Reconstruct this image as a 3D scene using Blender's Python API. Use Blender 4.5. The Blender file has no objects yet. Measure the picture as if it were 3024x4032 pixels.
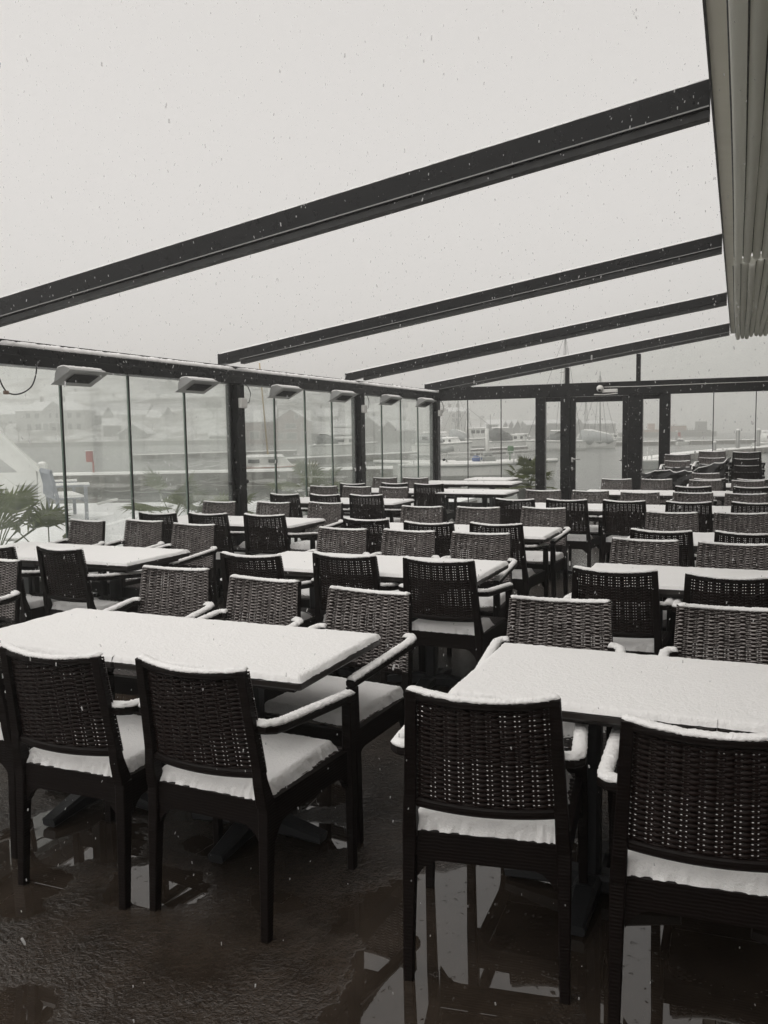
import bpy, math, random
from mathutils import Vector, Matrix, noise
S = bpy.context.scene
COL = S.collection
rnd = random.Random(7)
PI = math.pi
V3 = Vector

# ------------------------------------------------------------------ camera measurement frame
FPX = 3350.0
H = 1.55
CX, CY = 1512.0, 2016.0
RIGHT = V3((0.9177077, 0.3969680, -0.0151348))
DOWN = V3((0.0227547, -0.0905634, -0.9956306))
FWD = V3((-0.3966042, 0.9133535, -0.0921436))
EYE = V3((0, 0, H))
def at(px, py, d):
    """world point seen at photo pixel (px,py) at a forward distance of d metres"""
    return EYE + RIGHT * ((px - CX) / FPX * d) + DOWN * ((py - CY) / FPX * d) + FWD * d
def ground(px, py, z=0.0):
    r = RIGHT * ((px - CX) / FPX) + DOWN * ((py - CY) / FPX) + FWD
    return EYE + r * ((z - H) / r.z)
YAW = math.atan2(RIGHT.y, RIGHT.x)          # heading of the picture's horizontal

# ------------------------------------------------------------------ mesh builder
class MB:
    def __init__(s): s.v = []; s.f = []; s.smooth = []
    def add(s, vs, fs, smooth=False):
        o = len(s.v); s.v += [tuple(x) for x in vs]
        s.f += [tuple(i + o for i in f) for f in fs]; s.smooth += [smooth] * len(fs)
        return s
    def box(s, a, b, bev=0.0):
        x0, y0, z0 = (min(a[i], b[i]) for i in range(3)); x1, y1, z1 = (max(a[i], b[i]) for i in range(3))
        if bev <= 0:
            vs = [(x0,y0,z0),(x1,y0,z0),(x1,y1,z0),(x0,y1,z0),(x0,y0,z1),(x1,y0,z1),(x1,y1,z1),(x0,y1,z1)]
            fs = [(0,3,2,1),(4,5,6,7),(0,1,5,4),(1,2,6,5),(2,3,7,6),(3,0,4,7)]
            return s.add(vs, fs)
        b_ = min(bev, (x1-x0)*.45, (y1-y0)*.45, (z1-z0)*.45)
        def ring(z, i):
            return [(x0+i+b_,y0+i,z),(x1-i-b_,y0+i,z),(x1-i,y0+i+b_,z),(x1-i,y1-i-b_,z),(x1-i-b_,y1-i,z),(x0+i+b_,y1-i,z),(x0+i,y1-i-b_,z),(x0+i,y0+i+b_,z)]
        return s.loft([ring(z0, b_*.7), ring(z0+b_, 0), ring(z1-b_, 0), ring(z1, b_*.7)], cap=True)
    def loft(s, rings, cap=True, closed=True, smooth=False):
        n = len(rings[0]); vs = [p for r in rings for p in r]; fs = []
        for i in range(len(rings) - 1):
            for j in range(n if closed else n - 1):
                k = (j + 1) % n
                fs.append((i*n+j, i*n+k, (i+1)*n+k, (i+1)*n+j))
        if cap and closed:
            fs.append(tuple(range(n))[::-1]); fs.append(tuple((len(rings)-1)*n + j for j in range(n)))
        return s.add(vs, fs, smooth)
    def tube(s, pts, r, n=8, cap=True, smooth=True):
        pts = [V3(p) for p in pts]; rs = r if isinstance(r, (list, tuple)) else [r]*len(pts); rings = []
        up = V3((0,0,1))
        for i, p in enumerate(pts):
            t = (pts[min(i+1, len(pts)-1)] - pts[max(i-1, 0)])
            if t.length < 1e-9: t = V3((0,0,1))
            t.normalize(); u = up if abs(t.dot(up)) < .95 else V3((0,1,0))
            a = t.cross(u).normalized(); b = a.cross(t)
            rings.append([p + a*math.cos(2*PI*k/n)*rs[i] + b*math.sin(2*PI*k/n)*rs[i] for k in range(n)])
        return s.loft(rings, cap, True, smooth)
    def bar(s, pts, w, h, side=None, bev=.2, smooth=False):
        """swept bar; w across (horizontal), h along its other axis; w,h scalars or lists"""
        pts = [V3(p) for p in pts]; n = len(pts); rings = []
        ws = w if isinstance(w, (list, tuple)) else [w]*n; hs = h if isinstance(h, (list, tuple)) else [h]*n
        for i, p in enumerate(pts):
            t = pts[min(i+1, n-1)] - pts[max(i-1, 0)]; t.normalize()
            if side is not None: a = V3(side) - t*t.dot(V3(side)); a.normalize()
            else:
                u = V3((0,0,1)) if abs(t.z) < .95 else V3((0,1,0)); a = t.cross(u).normalized()
            b = a.cross(t); W = ws[i]/2; Hh = hs[i]/2; c = bev*min(W, Hh)
            rings.append([p+a*x+b*y for x, y in ((-W+c,-Hh),(W-c,-Hh),(W,-Hh+c),(W,Hh-c),(W-c,Hh),(-W+c,Hh),(-W,Hh-c),(-W,-Hh+c))])
        return s.loft(rings, True, True, smooth)
    def prism(s, poly, a, b):
        """polygon of 3D points extruded by vector from offset a to offset b"""
        return s.loft([[V3(p)+V3(a) for p in poly], [V3(p)+V3(b) for p in poly]])
    def grid(s, nx, ny, fn, smooth=True):
        vs = [fn(i/nx, j/ny) for j in range(ny+1) for i in range(nx+1)]; w = nx+1
        fs = [(j*w+i, j*w+i+1, (j+1)*w+i+1, (j+1)*w+i) for j in range(ny) for i in range(nx)]
        return s.add(vs, fs, smooth)
    def sphere(s, c, r, nu=10, nv=7, sc=(1,1,1), zmin=-1.0):
        c = V3(c); rings = []
        for j in range(nv+1):
            t = -PI/2 + PI*j/nv; zz = max(zmin, math.sin(t)); rr = max(math.cos(t), 1e-3)
            rings.append([c + V3((math.cos(2*PI*i/nu)*rr*r*sc[0], math.sin(2*PI*i/nu)*rr*r*sc[1], zz*r*sc[2])) for i in range(nu)])
        return s.loft(rings, True, True, True)
    def disp(s, amp, scale, start=0, seed=0, ax=(1,1,1)):
        for i in range(start, len(s.v)):
            p = V3(s.v[i]); q = noise.noise_vector(p*scale + V3((seed*3.7, seed*1.3, 0)))
            s.v[i] = (p.x+q.x*amp*ax[0], p.y+q.y*amp*ax[1], p.z+q.z*amp*ax[2])
        return s
    def xf(s, M, start=0):
        for i in range(start, len(s.v)): s.v[i] = tuple(M @ V3(s.v[i]))
        return s
    def mesh(s, name, m):
        me = bpy.data.meshes.new(name); me.from_pydata(s.v, [], s.f); me.validate()
        if len(me.polygons) == len(s.smooth): me.polygons.foreach_set('use_smooth', s.smooth)
        me.materials.append(m); me.update(); return me
    def build(s, name, m, parent=None):
        return put(name, s.mesh(name, m), parent)

def put(name, me, parent=None, loc=None, rz=None):
    o = bpy.data.objects.new(name, me); COL.objects.link(o)
    if parent is not None: o.parent = parent
    if loc is not None: o.location = loc
    if rz is not None: o.rotation_euler = (0, 0, rz)
    return o
def tag(o, label, cat, group=None, kind=None):
    if label: o['label'] = label
    if cat: o['category'] = cat
    if group: o['group'] = group
    if kind: o['kind'] = kind
    return o
def thing(name, label, cat, loc=(0,0,0), rz=0.0, group=None):
    o = put(name, None, None, loc, rz); return tag(o, label, cat, group)
def struct(name, mb, m, kind='structure'):
    o = mb.build(name, m); o['kind'] = kind; return o

# ------------------------------------------------------------------ materials
class NT:
    def __init__(s, name):
        s.m = bpy.data.materials.new(name); s.m.use_nodes = True; s.n = s.m.node_tree.nodes; s.l = s.m.node_tree.links
        s.n.clear(); s.out = s.n.new('ShaderNodeOutputMaterial')
    def new(s, t, **kw):
        x = s.n.new(t)
        for k, v in kw.items():
            if k.startswith('_'): setattr(x, k[1:], v)
            else: x.inputs[k.replace('__', ' ')].default_value = v
        return x
    def link(s, a, b): s.l.new(a, b)
    def noise(s, scale, detail=4, rough=.55, co=None, dist=0.0):
        x = s.new('ShaderNodeTexNoise'); x.inputs['Scale'].default_value = scale; x.inputs['Detail'].default_value = detail
        x.inputs['Roughness'].default_value = rough; x.inputs['Distortion'].default_value = dist
        if co is not None: s.link(co, x.inputs['Vector'])
        return x.outputs['Fac']
    def coords(s, kind='Object'): return s.new('ShaderNodeTexCoord').outputs[kind]
    def ramp(s, f, a, b, lo=0.0, hi=1.0):
        x = s.new('ShaderNodeMapRange'); x.interpolation_type = 'SMOOTHSTEP'
        x.inputs['From Min'].default_value = a; x.inputs['From Max'].default_value = b
        x.inputs['To Min'].default_value = lo; x.inputs['To Max'].default_value = hi
        s.link(f, x.inputs['Value']); return x.outputs['Result']
    def math(s, op, a, b=None):
        x = s.new('ShaderNodeMath'); x.operation = op
        for i, q in enumerate((a, b)):
            if q is None: continue
            if isinstance(q, (int, float)): x.inputs[i].default_value = q
            else: s.link(q, x.inputs[i])
        return x.outputs[0]
    def mix(s, f, a, b):
        x = s.new('ShaderNodeMix'); x.data_type = 'RGBA'
        if isinstance(f, (int, float)): x.inputs['Factor'].default_value = f
        else: s.link(f, x.inputs['Factor'])
        for k, q in (('A', a), ('B', b)):
            sock = [i for i in x.inputs if i.name == k and i.type == 'RGBA'][0]
            if isinstance(q, (tuple, list)): sock.default_value = (*q[:3], 1)
            else: s.link(q, sock)
        return [o for o in x.outputs if o.type == 'RGBA'][0]
    def bump(s, h, strength, dist):
        x = s.new('ShaderNodeBump'); x.inputs['Strength'].default_value = strength; x.inputs['Distance'].default_value = dist
        s.link(h, x.inputs['Height']); return x.outputs['Normal']
    def pbr(s, col=None, rough=.5, metal=0.0, normal=None, spec=None, sub=None):
        b = s.new('ShaderNodeBsdfPrincipled')
        for k, q in (('Base Color', col), ('Roughness', rough), ('Metallic', metal), ('Normal', normal), ('Specular IOR Level', spec)):
            if q is None: continue
            if isinstance(q, (tuple, list)): b.inputs[k].default_value = (*q[:3], 1)
            elif isinstance(q, (int, float)): b.inputs[k].default_value = q
            else: s.link(q, b.inputs[k])
        s.link(b.outputs[0], s.out.inputs['Surface']); s.b = b; return b

def simple(name, col, rough=.5, metal=0.0, var=.25, scale=6.0, bump=0.0, bscale=40.0, spec=None):
    t = NT(name); co = t.coords()
    f = t.noise(scale, 5, .6, co)
    c = t.mix(f, [x*(1-var) for x in col], [min(1, x*(1+var)) for x in col])
    nm = t.bump(t.noise(bscale, 4, .6, co), bump, .01) if bump else None
    r = t.ramp(t.noise(scale*2.3, 3, .6, co), .3, .7, max(.02, rough*.8), min(1, rough*1.2))
    t.pbr(c, r, metal, nm, spec); return t.m

def mk_snow(name, base=(.90,.89,.88), fine=260, coarse=70, st=.7):
    t = NT(name); co = t.coords()
    h = t.math('ADD', t.noise(fine, 3, .7, co), t.math('MULTIPLY', t.noise(coarse, 4, .6, co), 2.2))
    c = t.mix(t.noise(8, 3, .5, co), [x*.965 for x in base], base)
    t.pbr(c, .75, 0, t.bump(h, st, .004), .25); return t.m
M_SNOW = mk_snow('snow')
M_SNOWG = mk_snow('ground_snow', (.86,.86,.87), 120, 3, .35)

def mk_resin():
    t = NT('woven_resin'); co = t.coords()
    br = t.mix(t.noise(30, 3, .6, co), (.0034,.0019,.0015), (.0070,.0040,.0032))
    w = t.new('ShaderNodeTexWave'); w.wave_type = 'BANDS'; w.bands_direction = 'Z'
    w.inputs['Scale'].default_value = 32; w.inputs['Distortion'].default_value = 2.5; w.inputs['Detail'].default_value = 1; t.link(co, w.inputs['Vector'])
    t.pbr(br, .5, 0, t.bump(w.outputs['Fac'], .22, .003), .14); return t.m
M_RESIN = mk_resin()
def mk_weave():
    t = NT('woven_resin_snow_dusted'); tc = t.new('ShaderNodeTexCoord'); co = tc.outputs['Object']
    sp = t.new('ShaderNodeSeparateXYZ'); t.link(tc.outputs['Normal'], sp.inputs[0])
    up = t.ramp(sp.outputs['Z'], .08, .66)
    fr = t.ramp(sp.outputs['Y'], -.12, .35)
    n1 = t.ramp(t.noise(70, 4, .65, co), .28, .58)
    n2 = t.ramp(t.noise(9, 2, .5, co), .3, .65, .6, 1.0)
    f = t.math('MULTIPLY', t.math('MULTIPLY', t.math('MULTIPLY', up, fr), t.math('MULTIPLY', n1, n2)), .60)
    br = t.mix(t.noise(40, 3, .6, co), (.0060,.0031,.0025), (.0135,.0070,.0056))
    c = t.mix(f, br, (.74,.69,.665))
    t.pbr(c, t.ramp(f, 0, .5, .45, .8), 0, None, .15); return t.m
M_WEAVE = mk_weave()
M_TABLE = simple('dark_table_laminate', (.018,.014,.012), .35, 0, .3, 20)
M_PLINTH = simple('table_base_cast_iron', (.022,.023,.025), .35, .2, .3, 30, .2, 120)
def mk_frame():
    t = NT('anthracite_powder_coat'); co = t.coords()
    c = t.mix(t.noise(3, 4, .6, co), (.0040,.0041,.0046), (.0075,.0076,.0082))
    c = t.mix(t.ramp(t.noise(75, 3, .7, co), .685, .73, 0, .45), c, (.6,.6,.6))
    t.pbr(c, t.ramp(t.noise(12, 4, .7, co), .3, .7, .22, .5), 0, t.bump(t.noise(260, 2, .5, co), .12, .002), .22); return t.m
M_FRAME = mk_frame()
M_GASKET = simple('black_rubber', (.012,.012,.012), .5)
M_EDGE = simple('green_glass_edge', (.10,.15,.12), .15, 0, .3, 4)
M_STEEL = simple('brushed_steel', (.55,.55,.54), .3, .9, .1)
M_HEATER = simple('heater_grey_paint', (.38,.38,.375), .4, 0, .15, 8)
M_GRILLE = simple('heater_dark_grille', (.022,.018,.016), .5, .3, .3, 40)
M_WPLASTIC = simple('white_plastic', (.72,.71,.68), .4, 0, .06)
M_BLACK = simple('black_plastic', (.012,.012,.013), .35)
def mk_canvas():
    t = NT('retracted_fabric'); co = t.coords()
    c = t.mix(t.noise(3, 4, .6, co), (.74,.74,.70), (.82,.82,.78))
    d = t.new('ShaderNodeBsdfDiffuse'); t.link(c, d.inputs[0]); q = t.new('ShaderNodeBsdfTranslucent'); t.link(c, q.inputs[0])
    m = t.new('ShaderNodeMixShader'); m.inputs[0].default_value = .6; t.link(d.outputs[0], m.inputs[1]); t.link(q.outputs[0], m.inputs[2])
    t.link(m.outputs[0], t.out.inputs['Surface']); return t.m
M_CANVAS = mk_canvas()
M_EAVE = simple('eave_board_paint', (.60,.58,.50), .5, 0, .12, 2)
M_TARP = simple('black_tarpaulin', (.007,.007,.007), .45, 0, .3, 8, .4, 25, .25)
M_PLASTER = simple('house_render', (.30,.28,.25), .8, 0, .15, 2, .2, 30)
M_DGLASS = simple('dark_window_glass', (.03,.032,.035), .08, 0, .2, 2)
M_WHITE = simple('white_timber_paint', (.66,.66,.64), .6, 0, .08, 3)
M_BENCH = simple('grey_blue_timber', (.22,.235,.27), .65, 0, .2, 6)
M_WOODP = simple('weathered_pier_timber', (.16,.15,.135), .8, 0, .35, 2)
M_STONE = simple('quay_stone', (.17,.165,.145), .85, 0, .5, .9, .5, 3)
M_HULLW = simple('white_gelcoat', (.76,.76,.74), .3, 0, .06, 1.5)
M_HULLP = simple('salmon_hull_paint', (.45,.25,.19), .4, 0, .12, 1.5)
M_HULLG = simple('grey_boat_paint', (.30,.31,.30), .45, 0, .1, 1.5)
M_BOATCANVAS = simple('boat_canvas', (.10,.105,.105), .75, 0, .2, 2)
M_BOATTARP = simple('grey_boat_tarpaulin', (.38,.395,.395), .6, 0, .18, 2)
M_BOATGLASS = simple('boat_window', (.04,.045,.045), .15, 0, .2, 2)
M_TIMBERMAST = simple('varnished_mast', (.42,.31,.15), .45, 0, .15, 2)
M_ALU = simple('aluminium_mast', (.24,.24,.235), .4, .4, .1)
M_RED = simple('red_paint', (.36,.09,.08), .45, 0, .15, 4)
M_ORANGE = simple('orange_paint', (.36,.20,.13), .5, 0, .2, 2)
M_BLUE = simple('blue_tarpaulin', (.06,.10,.24), .6, 0, .2, 6)
M_GREEN = simple('green_plastic', (.08,.17,.08), .5, 0, .2, 6)
M_HWHITE = simple('white_house_boards', (.46,.46,.445), .7, 0, .06, .3)
M_HGREY = simple('grey_house_boards', (.20,.20,.19), .75, 0, .1, .3)
M_HRED = simple('dark_red_boards', (.16,.055,.04), .75, 0, .2, .3)
M_HBROWN = simple('dark_brown_boards', (.05,.038,.03), .8, 0, .2, .3)
M_ROOFSNOW = mk_snow('roof_snow', (.85,.85,.86), 5, .7, .3)
M_CHIM = simple('chimney_brick', (.11,.085,.075), .85)
M_BARK = simple('bare_bark', (.075,.062,.05), .9, 0, .3, 3)
M_TWIG = simple('bare_twigs', (.10,.082,.068), .9, 0, .3, 3)
def mk_palm():
    t = NT('palm_leaf'); co = t.coords()
    c = t.mix(t.noise(4, 3, .6, co), (.075,.095,.030), (.15,.17,.065))
    d = t.new('ShaderNodeBsdfDiffuse'); t.link(c, d.inputs[0]); q = t.new('ShaderNodeBsdfTranslucent'); t.link(c, q.inputs[0])
    m = t.new('ShaderNodeMixShader'); m.inputs[0].default_value = .35; t.link(d.outputs[0], m.inputs[1]); t.link(q.outputs[0], m.inputs[2])
    t.link(m.outputs[0], t.out.inputs['Surface']); return t.m
M_PALM = mk_palm()
def mk_hill():
    t = NT('snowy_scrub_hillside'); co = t.coords()
    f = t.ramp(t.noise(.09, 5, .68, co), .40, .62)
    t.pbr(t.mix(f, (.74,.74,.74), (.22,.21,.19)), .9); return t.m
M_HILL = mk_hill()
M_POT = simple('planter_concrete', (.12,.12,.115), .8, 0, .2, 6, .2, 30)

POOLS = []
def mk_floor():
    t = NT('wet_concrete'); co = t.coords()
    def gpt(x, y): return ground(x, y, 0)
    for (x, y), rx, ry, ang in (((1790,3740),.36,.46,10),((2250,3560),.42,.40,0),((2750,3760),.50,.42,0),((1640,4060),.16,.26,20),((240,3300),.30,.24,25),((110,3480),.16,.12,0),((590,3490),.20,.15,10),((1210,3120),.22,.16,0),((1270,3290),.14,.12,0),((1080,3560),.10,.07,0),((2150,3000),.35,.30,0),((420,3330),.16,.12,0),((880,3330),.18,.10,15),((60,3560),.12,.08,0),((1500,3600),.10,.16,0),((60,3980),.12,.10,0)):
        p = gpt(x, y); POOLS.append((p.x, p.y, rx, ry, ang))
    POOLS.extend([(-.95,6.6,.34,1.6,0),(-1.0,9.2,.3,.9,0),(-3.3,4.4,.25,1.0,0),(-3.35,7.4,.25,1.0,0),(-1.1,4.4,.2,.5,0)])
    wob = t.math('ADD', t.math('MULTIPLY', t.math('SUBTRACT', t.noise(4.5, 5, .62, co, .5), .5), 1.5), t.math('MULTIPLY', t.math('SUBTRACT', t.noise(22, 3, .6, co), .5), .35))
    best = None
    for x, y, rx, ry, ang in POOLS:
        m = t.new('ShaderNodeMapping'); m.vector_type = 'TEXTURE'; m.inputs['Location'].default_value = (x, y, 0); m.inputs['Rotation'].default_value = (0,0,math.radians(ang)); m.inputs['Scale'].default_value = (rx, ry, 1e4)
        t.link(co, m.inputs['Vector']); ln = t.new('ShaderNodeVectorMath'); ln.operation = 'LENGTH'; t.link(m.outputs[0], ln.inputs[0])
        v = t.math('SUBTRACT', 1.0, ln.outputs['Value']); best = v if best is None else t.math('MAXIMUM', best, v)
    pool = t.ramp(t.math('ADD', best, wob), -.02, .05)
    rim = t.ramp(t.math('ADD', best, wob), -.35, .05)
    big = t.noise(.7, 3, .5, co, .4); med = t.noise(5, 5, .65, co); fine = t.noise(60, 5, .7, co)
    c = t.mix(t.ramp(med, .3, .7), (.023,.0172,.0128), (.042,.032,.0245))
    c = t.mix(t.ramp(fine, .5, .8, 0, .35), c, (.075,.062,.05))
    v = t.new('ShaderNodeTexVoronoi'); v.feature = 'SMOOTH_F1'; v.inputs['Scale'].default_value = 70; v.inputs['Smoothness'].default_value = .6
    nz = t.new('ShaderNodeTexNoise'); nz.inputs['Scale'].default_value = 30; nz.inputs['Detail'].default_value = 3; t.link(co, nz.inputs['Vector'])
    sc = t.new('ShaderNodeVectorMath'); sc.operation = 'SCALE'; sc.inputs['Scale'].default_value = .07; t.link(nz.outputs['Color'], sc.inputs[0])
    wp = t.new('ShaderNodeVectorMath'); wp.operation = 'ADD'; t.link(co, wp.inputs[0]); t.link(sc.outputs[0], wp.inputs[1]); t.link(wp.outputs[0], v.inputs['Vector'])
    sl = t.math('MULTIPLY', t.ramp(t.math('ADD', t.math('MULTIPLY', big, .7), t.math('MULTIPLY', t.noise(3.2, 5, .62, co), .3)), .36, .58), t.math('SUBTRACT', 1.0, rim))
    gr = t.math('ADD', t.math('ADD', t.math('MULTIPLY', t.ramp(t.noise(52, 3, .6, co, .8), .40, .60), .45), t.math('MULTIPLY', v.outputs['Distance'], .8)), t.math('MULTIPLY', fine, .25))
    amt = t.math('MULTIPLY', t.math('ADD', t.math('MULTIPLY', sl, .85), .10), t.math('SUBTRACT', 1.0, pool))
    drops = t.math('MULTIPLY', t.ramp(t.noise(38, 2, .5, co), .66, .72), .05)
    nm = t.bump(t.math('ADD', t.math('MULTIPLY', gr, amt), drops), .75, .011)
    r = t.math('ADD', t.math('MULTIPLY', sl, .10), .12); r = t.math('MULTIPLY', r, t.ramp(pool, 0, 1, 1, .06))
    sp = t.ramp(pool, 0, 1, .52, .78)
    t.pbr(c, r, 0, nm, sp); return t.m
M_FLOOR = mk_floor()
def mk_water():
    t = NT('harbour_water'); co = t.coords()
    mp = t.new('ShaderNodeMapping'); mp.inputs['Scale'].default_value = (.6, 1.6, 1); mp.inputs['Rotation'].default_value = (0, 0, -YAW); t.link(co, mp.inputs['Vector'])
    h = t.math('ADD', t.noise(1.6, 4, .6, mp.outputs[0]), t.math('MULTIPLY', t.noise(.25, 3, .5, mp.outputs[0]), 2))
    t.pbr(t.mix(t.noise(.05, 3, .5, co), (.055,.062,.055), (.085,.092,.083)), .16, 0, t.bump(h, .30, .16), .5); return t.m
M_WATER = mk_water()

def mk_glass(name, tint, milk, patch, green):
    t = NT(name); co = t.coords('Object')
    tr = t.new('ShaderNodeBsdfTransparent'); tr.inputs[0].default_value = (*tint, 1)
    df = t.new('ShaderNodeBsdfDiffuse'); df.inputs[0].default_value = (*green, 1)
    tl = t.new('ShaderNodeBsdfTranslucent'); tl.inputs[0].default_value = (*green, 1)
    ml = t.new('ShaderNodeMixShader'); ml.inputs[0].default_value = .85; t.link(df.outputs[0], ml.inputs[1]); t.link(tl.outputs[0], ml.inputs[2])
    f = t.ramp(t.noise(1.3, 4, .6, co, .5), .35, .7, milk, milk + patch)
    f2 = t.ramp(t.noise(70, 3, .7, co), .62, .75, 0, .10)
    a = t.new('ShaderNodeMixShader'); t.link(t.math('ADD', f, t.math('MULTIPLY', f2, f)), a.inputs[0]); t.link(tr.outputs[0], a.inputs[1]); t.link(ml.outputs[0], a.inputs[2])
    gl = t.new('ShaderNodeBsdfGlossy'); gl.inputs['Roughness'].default_value = .03
    fr = t.new('ShaderNodeFresnel'); fr.inputs['IOR'].default_value = 1.35
    b = t.new('ShaderNodeMixShader'); t.link(t.math('MULTIPLY', fr.outputs[0], .35), b.inputs[0]); t.link(a.outputs[0], b.inputs[1]); t.link(gl.outputs[0], b.inputs[2])
    t.link(b.outputs[0], t.out.inputs['Surface']); return t.m
M_GLASSL = mk_glass('misted_glass', (.972,.985,.972), .05, .09, (.90,.95,.90))
M_GLASSE = mk_glass('clear_glass', (.965,.972,.962), .012, .02, (.80,.84,.80))

# ------------------------------------------------------------------ world, sun, camera
SUN_EL, SUN_AZ = math.radians(58), math.radians(215)
w = bpy.data.worlds.new('World'); S.world = w; w.use_nodes = True
n = w.node_tree.nodes; l = w.node_tree.links; n.clear()
out = n.new('ShaderNodeOutputWorld'); sky = n.new('ShaderNodeTexSky'); sky.sky_type = 'NISHITA'; sky.sun_disc = False
sky.sun_elevation = SUN_EL; sky.sun_rotation = SUN_AZ; sky.air_density = 1.0; sky.dust_density = 1.0
hs = n.new('ShaderNodeHueSaturation'); hs.inputs['Saturation'].default_value = .04; l.new(sky.outputs[0], hs.inputs['Color'])
b1 = n.new('ShaderNodeBackground'); b1.inputs['Strength'].default_value = .05; sky.altitude = 0; l.new(hs.outputs[0], b1.inputs[0])
b2 = n.new('ShaderNodeBackground'); b2.inputs['Color'].default_value = (.80,.765,.728,1); b2.inputs['Strength'].default_value = .70
ad = n.new('ShaderNodeAddShader'); l.new(b1.outputs[0], ad.inputs[0]); l.new(b2.outputs[0], ad.inputs[1]); l.new(ad.outputs[0], out.inputs['Surface'])
sd = bpy.data.lights.new('sun', 'SUN'); sd.energy = 1.5; sd.angle = math.radians(80); sd.color = (1,.97,.93)
so = bpy.data.objects.new('sun', sd); COL.objects.link(so)
sdir = V3((math.sin(SUN_AZ)*math.cos(SUN_EL), math.cos(SUN_AZ)*math.cos(SUN_EL), math.sin(SUN_EL)))
so.rotation_euler = sdir.to_track_quat('Z', 'Y').to_euler(); so.location = (-20, 10, 30)

cd = bpy.data.cameras.new('camera'); cam = bpy.data.objects.new('camera', cd); COL.objects.link(cam)
cd.sensor_fit = 'VERTICAL'; cd.sensor_height = 36; cd.lens = FPX/4032*36; cd.clip_start = .05; cd.clip_end = 3000
Rm = Matrix((RIGHT, -DOWN, -FWD)).transposed(); cam.matrix_world = Matrix.Translation(EYE) @ Rm.to_4x4()
S.camera = cam
S.view_settings.view_transform = 'Standard'; S.view_settings.look = 'None'; S.view_settings.gamma = 1
S.view_settings.exposure = 0.0; S.view_settings.use_curve_mapping = False
S.render.engine = 'CYCLES'
cy = S.cycles; cy.use_denoising = True; cy.max_bounces = 10; cy.transparent_max_bounces = 24; cy.volume_bounces = 4; cy.glossy_bounces = 4; cy.diffuse_bounces = 3
cy.caustics_reflective = False; cy.caustics_refractive = False

# ------------------------------------------------------------------ setting: floor, snow, water, haze
mb = MB(); mb.box((-5.86, -6, -.25), (6, 17.3, 0)); struct('terrace_floor', mb, M_FLOOR)
mb = MB(); P0 = ground(330,1987); e = V3((RIGHT.x, RIGHT.y, 0)).normalized()
qa = P0 + e*((-5.86-P0.x)/e.x); qb = P0 + e*(-55)
poly = [(-5.87,-14,.03),(-5.87,qa.y,.03),(qb.x,qb.y,.03),(qb.x-8,-40,.03)]
mb.add(poly + [(p[0],p[1],-.03) for p in poly], [(0,3,2,1),(0,1,5,4),(1,2,6,5),(2,3,7,6)])
struct('snowy_ground', mb, M_SNOWG)
mb = MB(); lo = [(p[0],p[1],-.031) for p in poly]; mb.add(lo + [(p[0],p[1],-2.5) for p in lo], [(0,1,5,4),(1,2,6,5),(2,3,7,6),(3,0,4,7)])
mb.box((-5.85, 17.31, -2.5), (6, 17.6, -.02)); struct('quay_edge', mb, M_STONE)
mb = MB(); mb.box((-5.8, 16.15, .004), (4, 17.55, .035)); mb.disp(.008, 3); struct('snow_strip', mb, M_SNOWG)
mb = MB(); mb.box((-430,-330,-4.0), (330,430,-.6)); struct('harbour_water', mb, M_WATER)

# haze: one closed box round everything
mb = MB(); mb.box((-440,-340,-5.2), (340,440,36)); hz = mb.build('haze', bpy.data.materials.new('haze_air')); hz['kind'] = 'stuff'
hm = hz.data.materials[0]; hm.use_nodes = True; hn = hm.node_tree.nodes; hn.clear()
ho = hn.new('ShaderNodeOutputMaterial'); hv = hn.new('ShaderNodeVolumePrincipled'); hv.inputs['Color'].default_value = (.985,.98,.97,1)
hv.inputs['Density'].default_value = .0048; hv.inputs['Anisotropy'].default_value = .75
hm.node_tree.links.new(hv.outputs[0], ho.inputs['Volume'])

# ------------------------------------------------------------------ snow shapes
def snow_slab(w_, d_, t_, step=.016, seed=0, jit=.006, hfun=None, jl=False, jr=False):
    """loose rectangular snow layer sitting on z=0, rounded and crumbly at the edges"""
    m_ = MB(); nx = max(4, int(w_/step)); ny = max(4, int(d_/step))
    def fn(u, v):
        # pull rows towards edges
        def warp(s): return .5 - .5*math.copysign(abs(1-2*s)**.62, 1-2*s)
        x = (warp(u)-.5)*w_; y = (warp(v)-.5)*d_
        de = d_/2-abs(y)
        if not (jl and x < 0) and not (jr and x > 0): de = min(de, w_/2-abs(x))
        elif (jl and x < 0) or (jr and x > 0): de = min(de, w_/2-abs(x)+.03)
        k = min(1.0, max(0.0, de/max(.020, t_*.62))); z = t_*(1-(1-k)**2.4)
        p = V3((x*75, y*75, z*90+seed*5.1)); q = noise.noise_vector(p) + .5*noise.noise_vector(p*2.7)
        q2 = noise.noise_vector(V3((x*14, y*14, seed*2.3)))
        ed = max(0, 1-de/.03)
        nj = 1.0
        if (jl and x < 0) or (jr and x > 0): nj = min(1, max(0, (w_/2-abs(x))/.06))
        x += (q.x*jit + q2.x*jit*.4)*ed*nj; y += (q.y*jit + q2.y*jit*.4)*ed
        z += (q.z*.0035 + q2.z*.002)*(.35+ed)*nj if de > 1e-6 else 0
        if hfun: z *= hfun(x, y)
        return (x, y, max(z, -.004 if de < 1e-6 else .0005))
    m_.grid(nx, ny, fn); return m_
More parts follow.
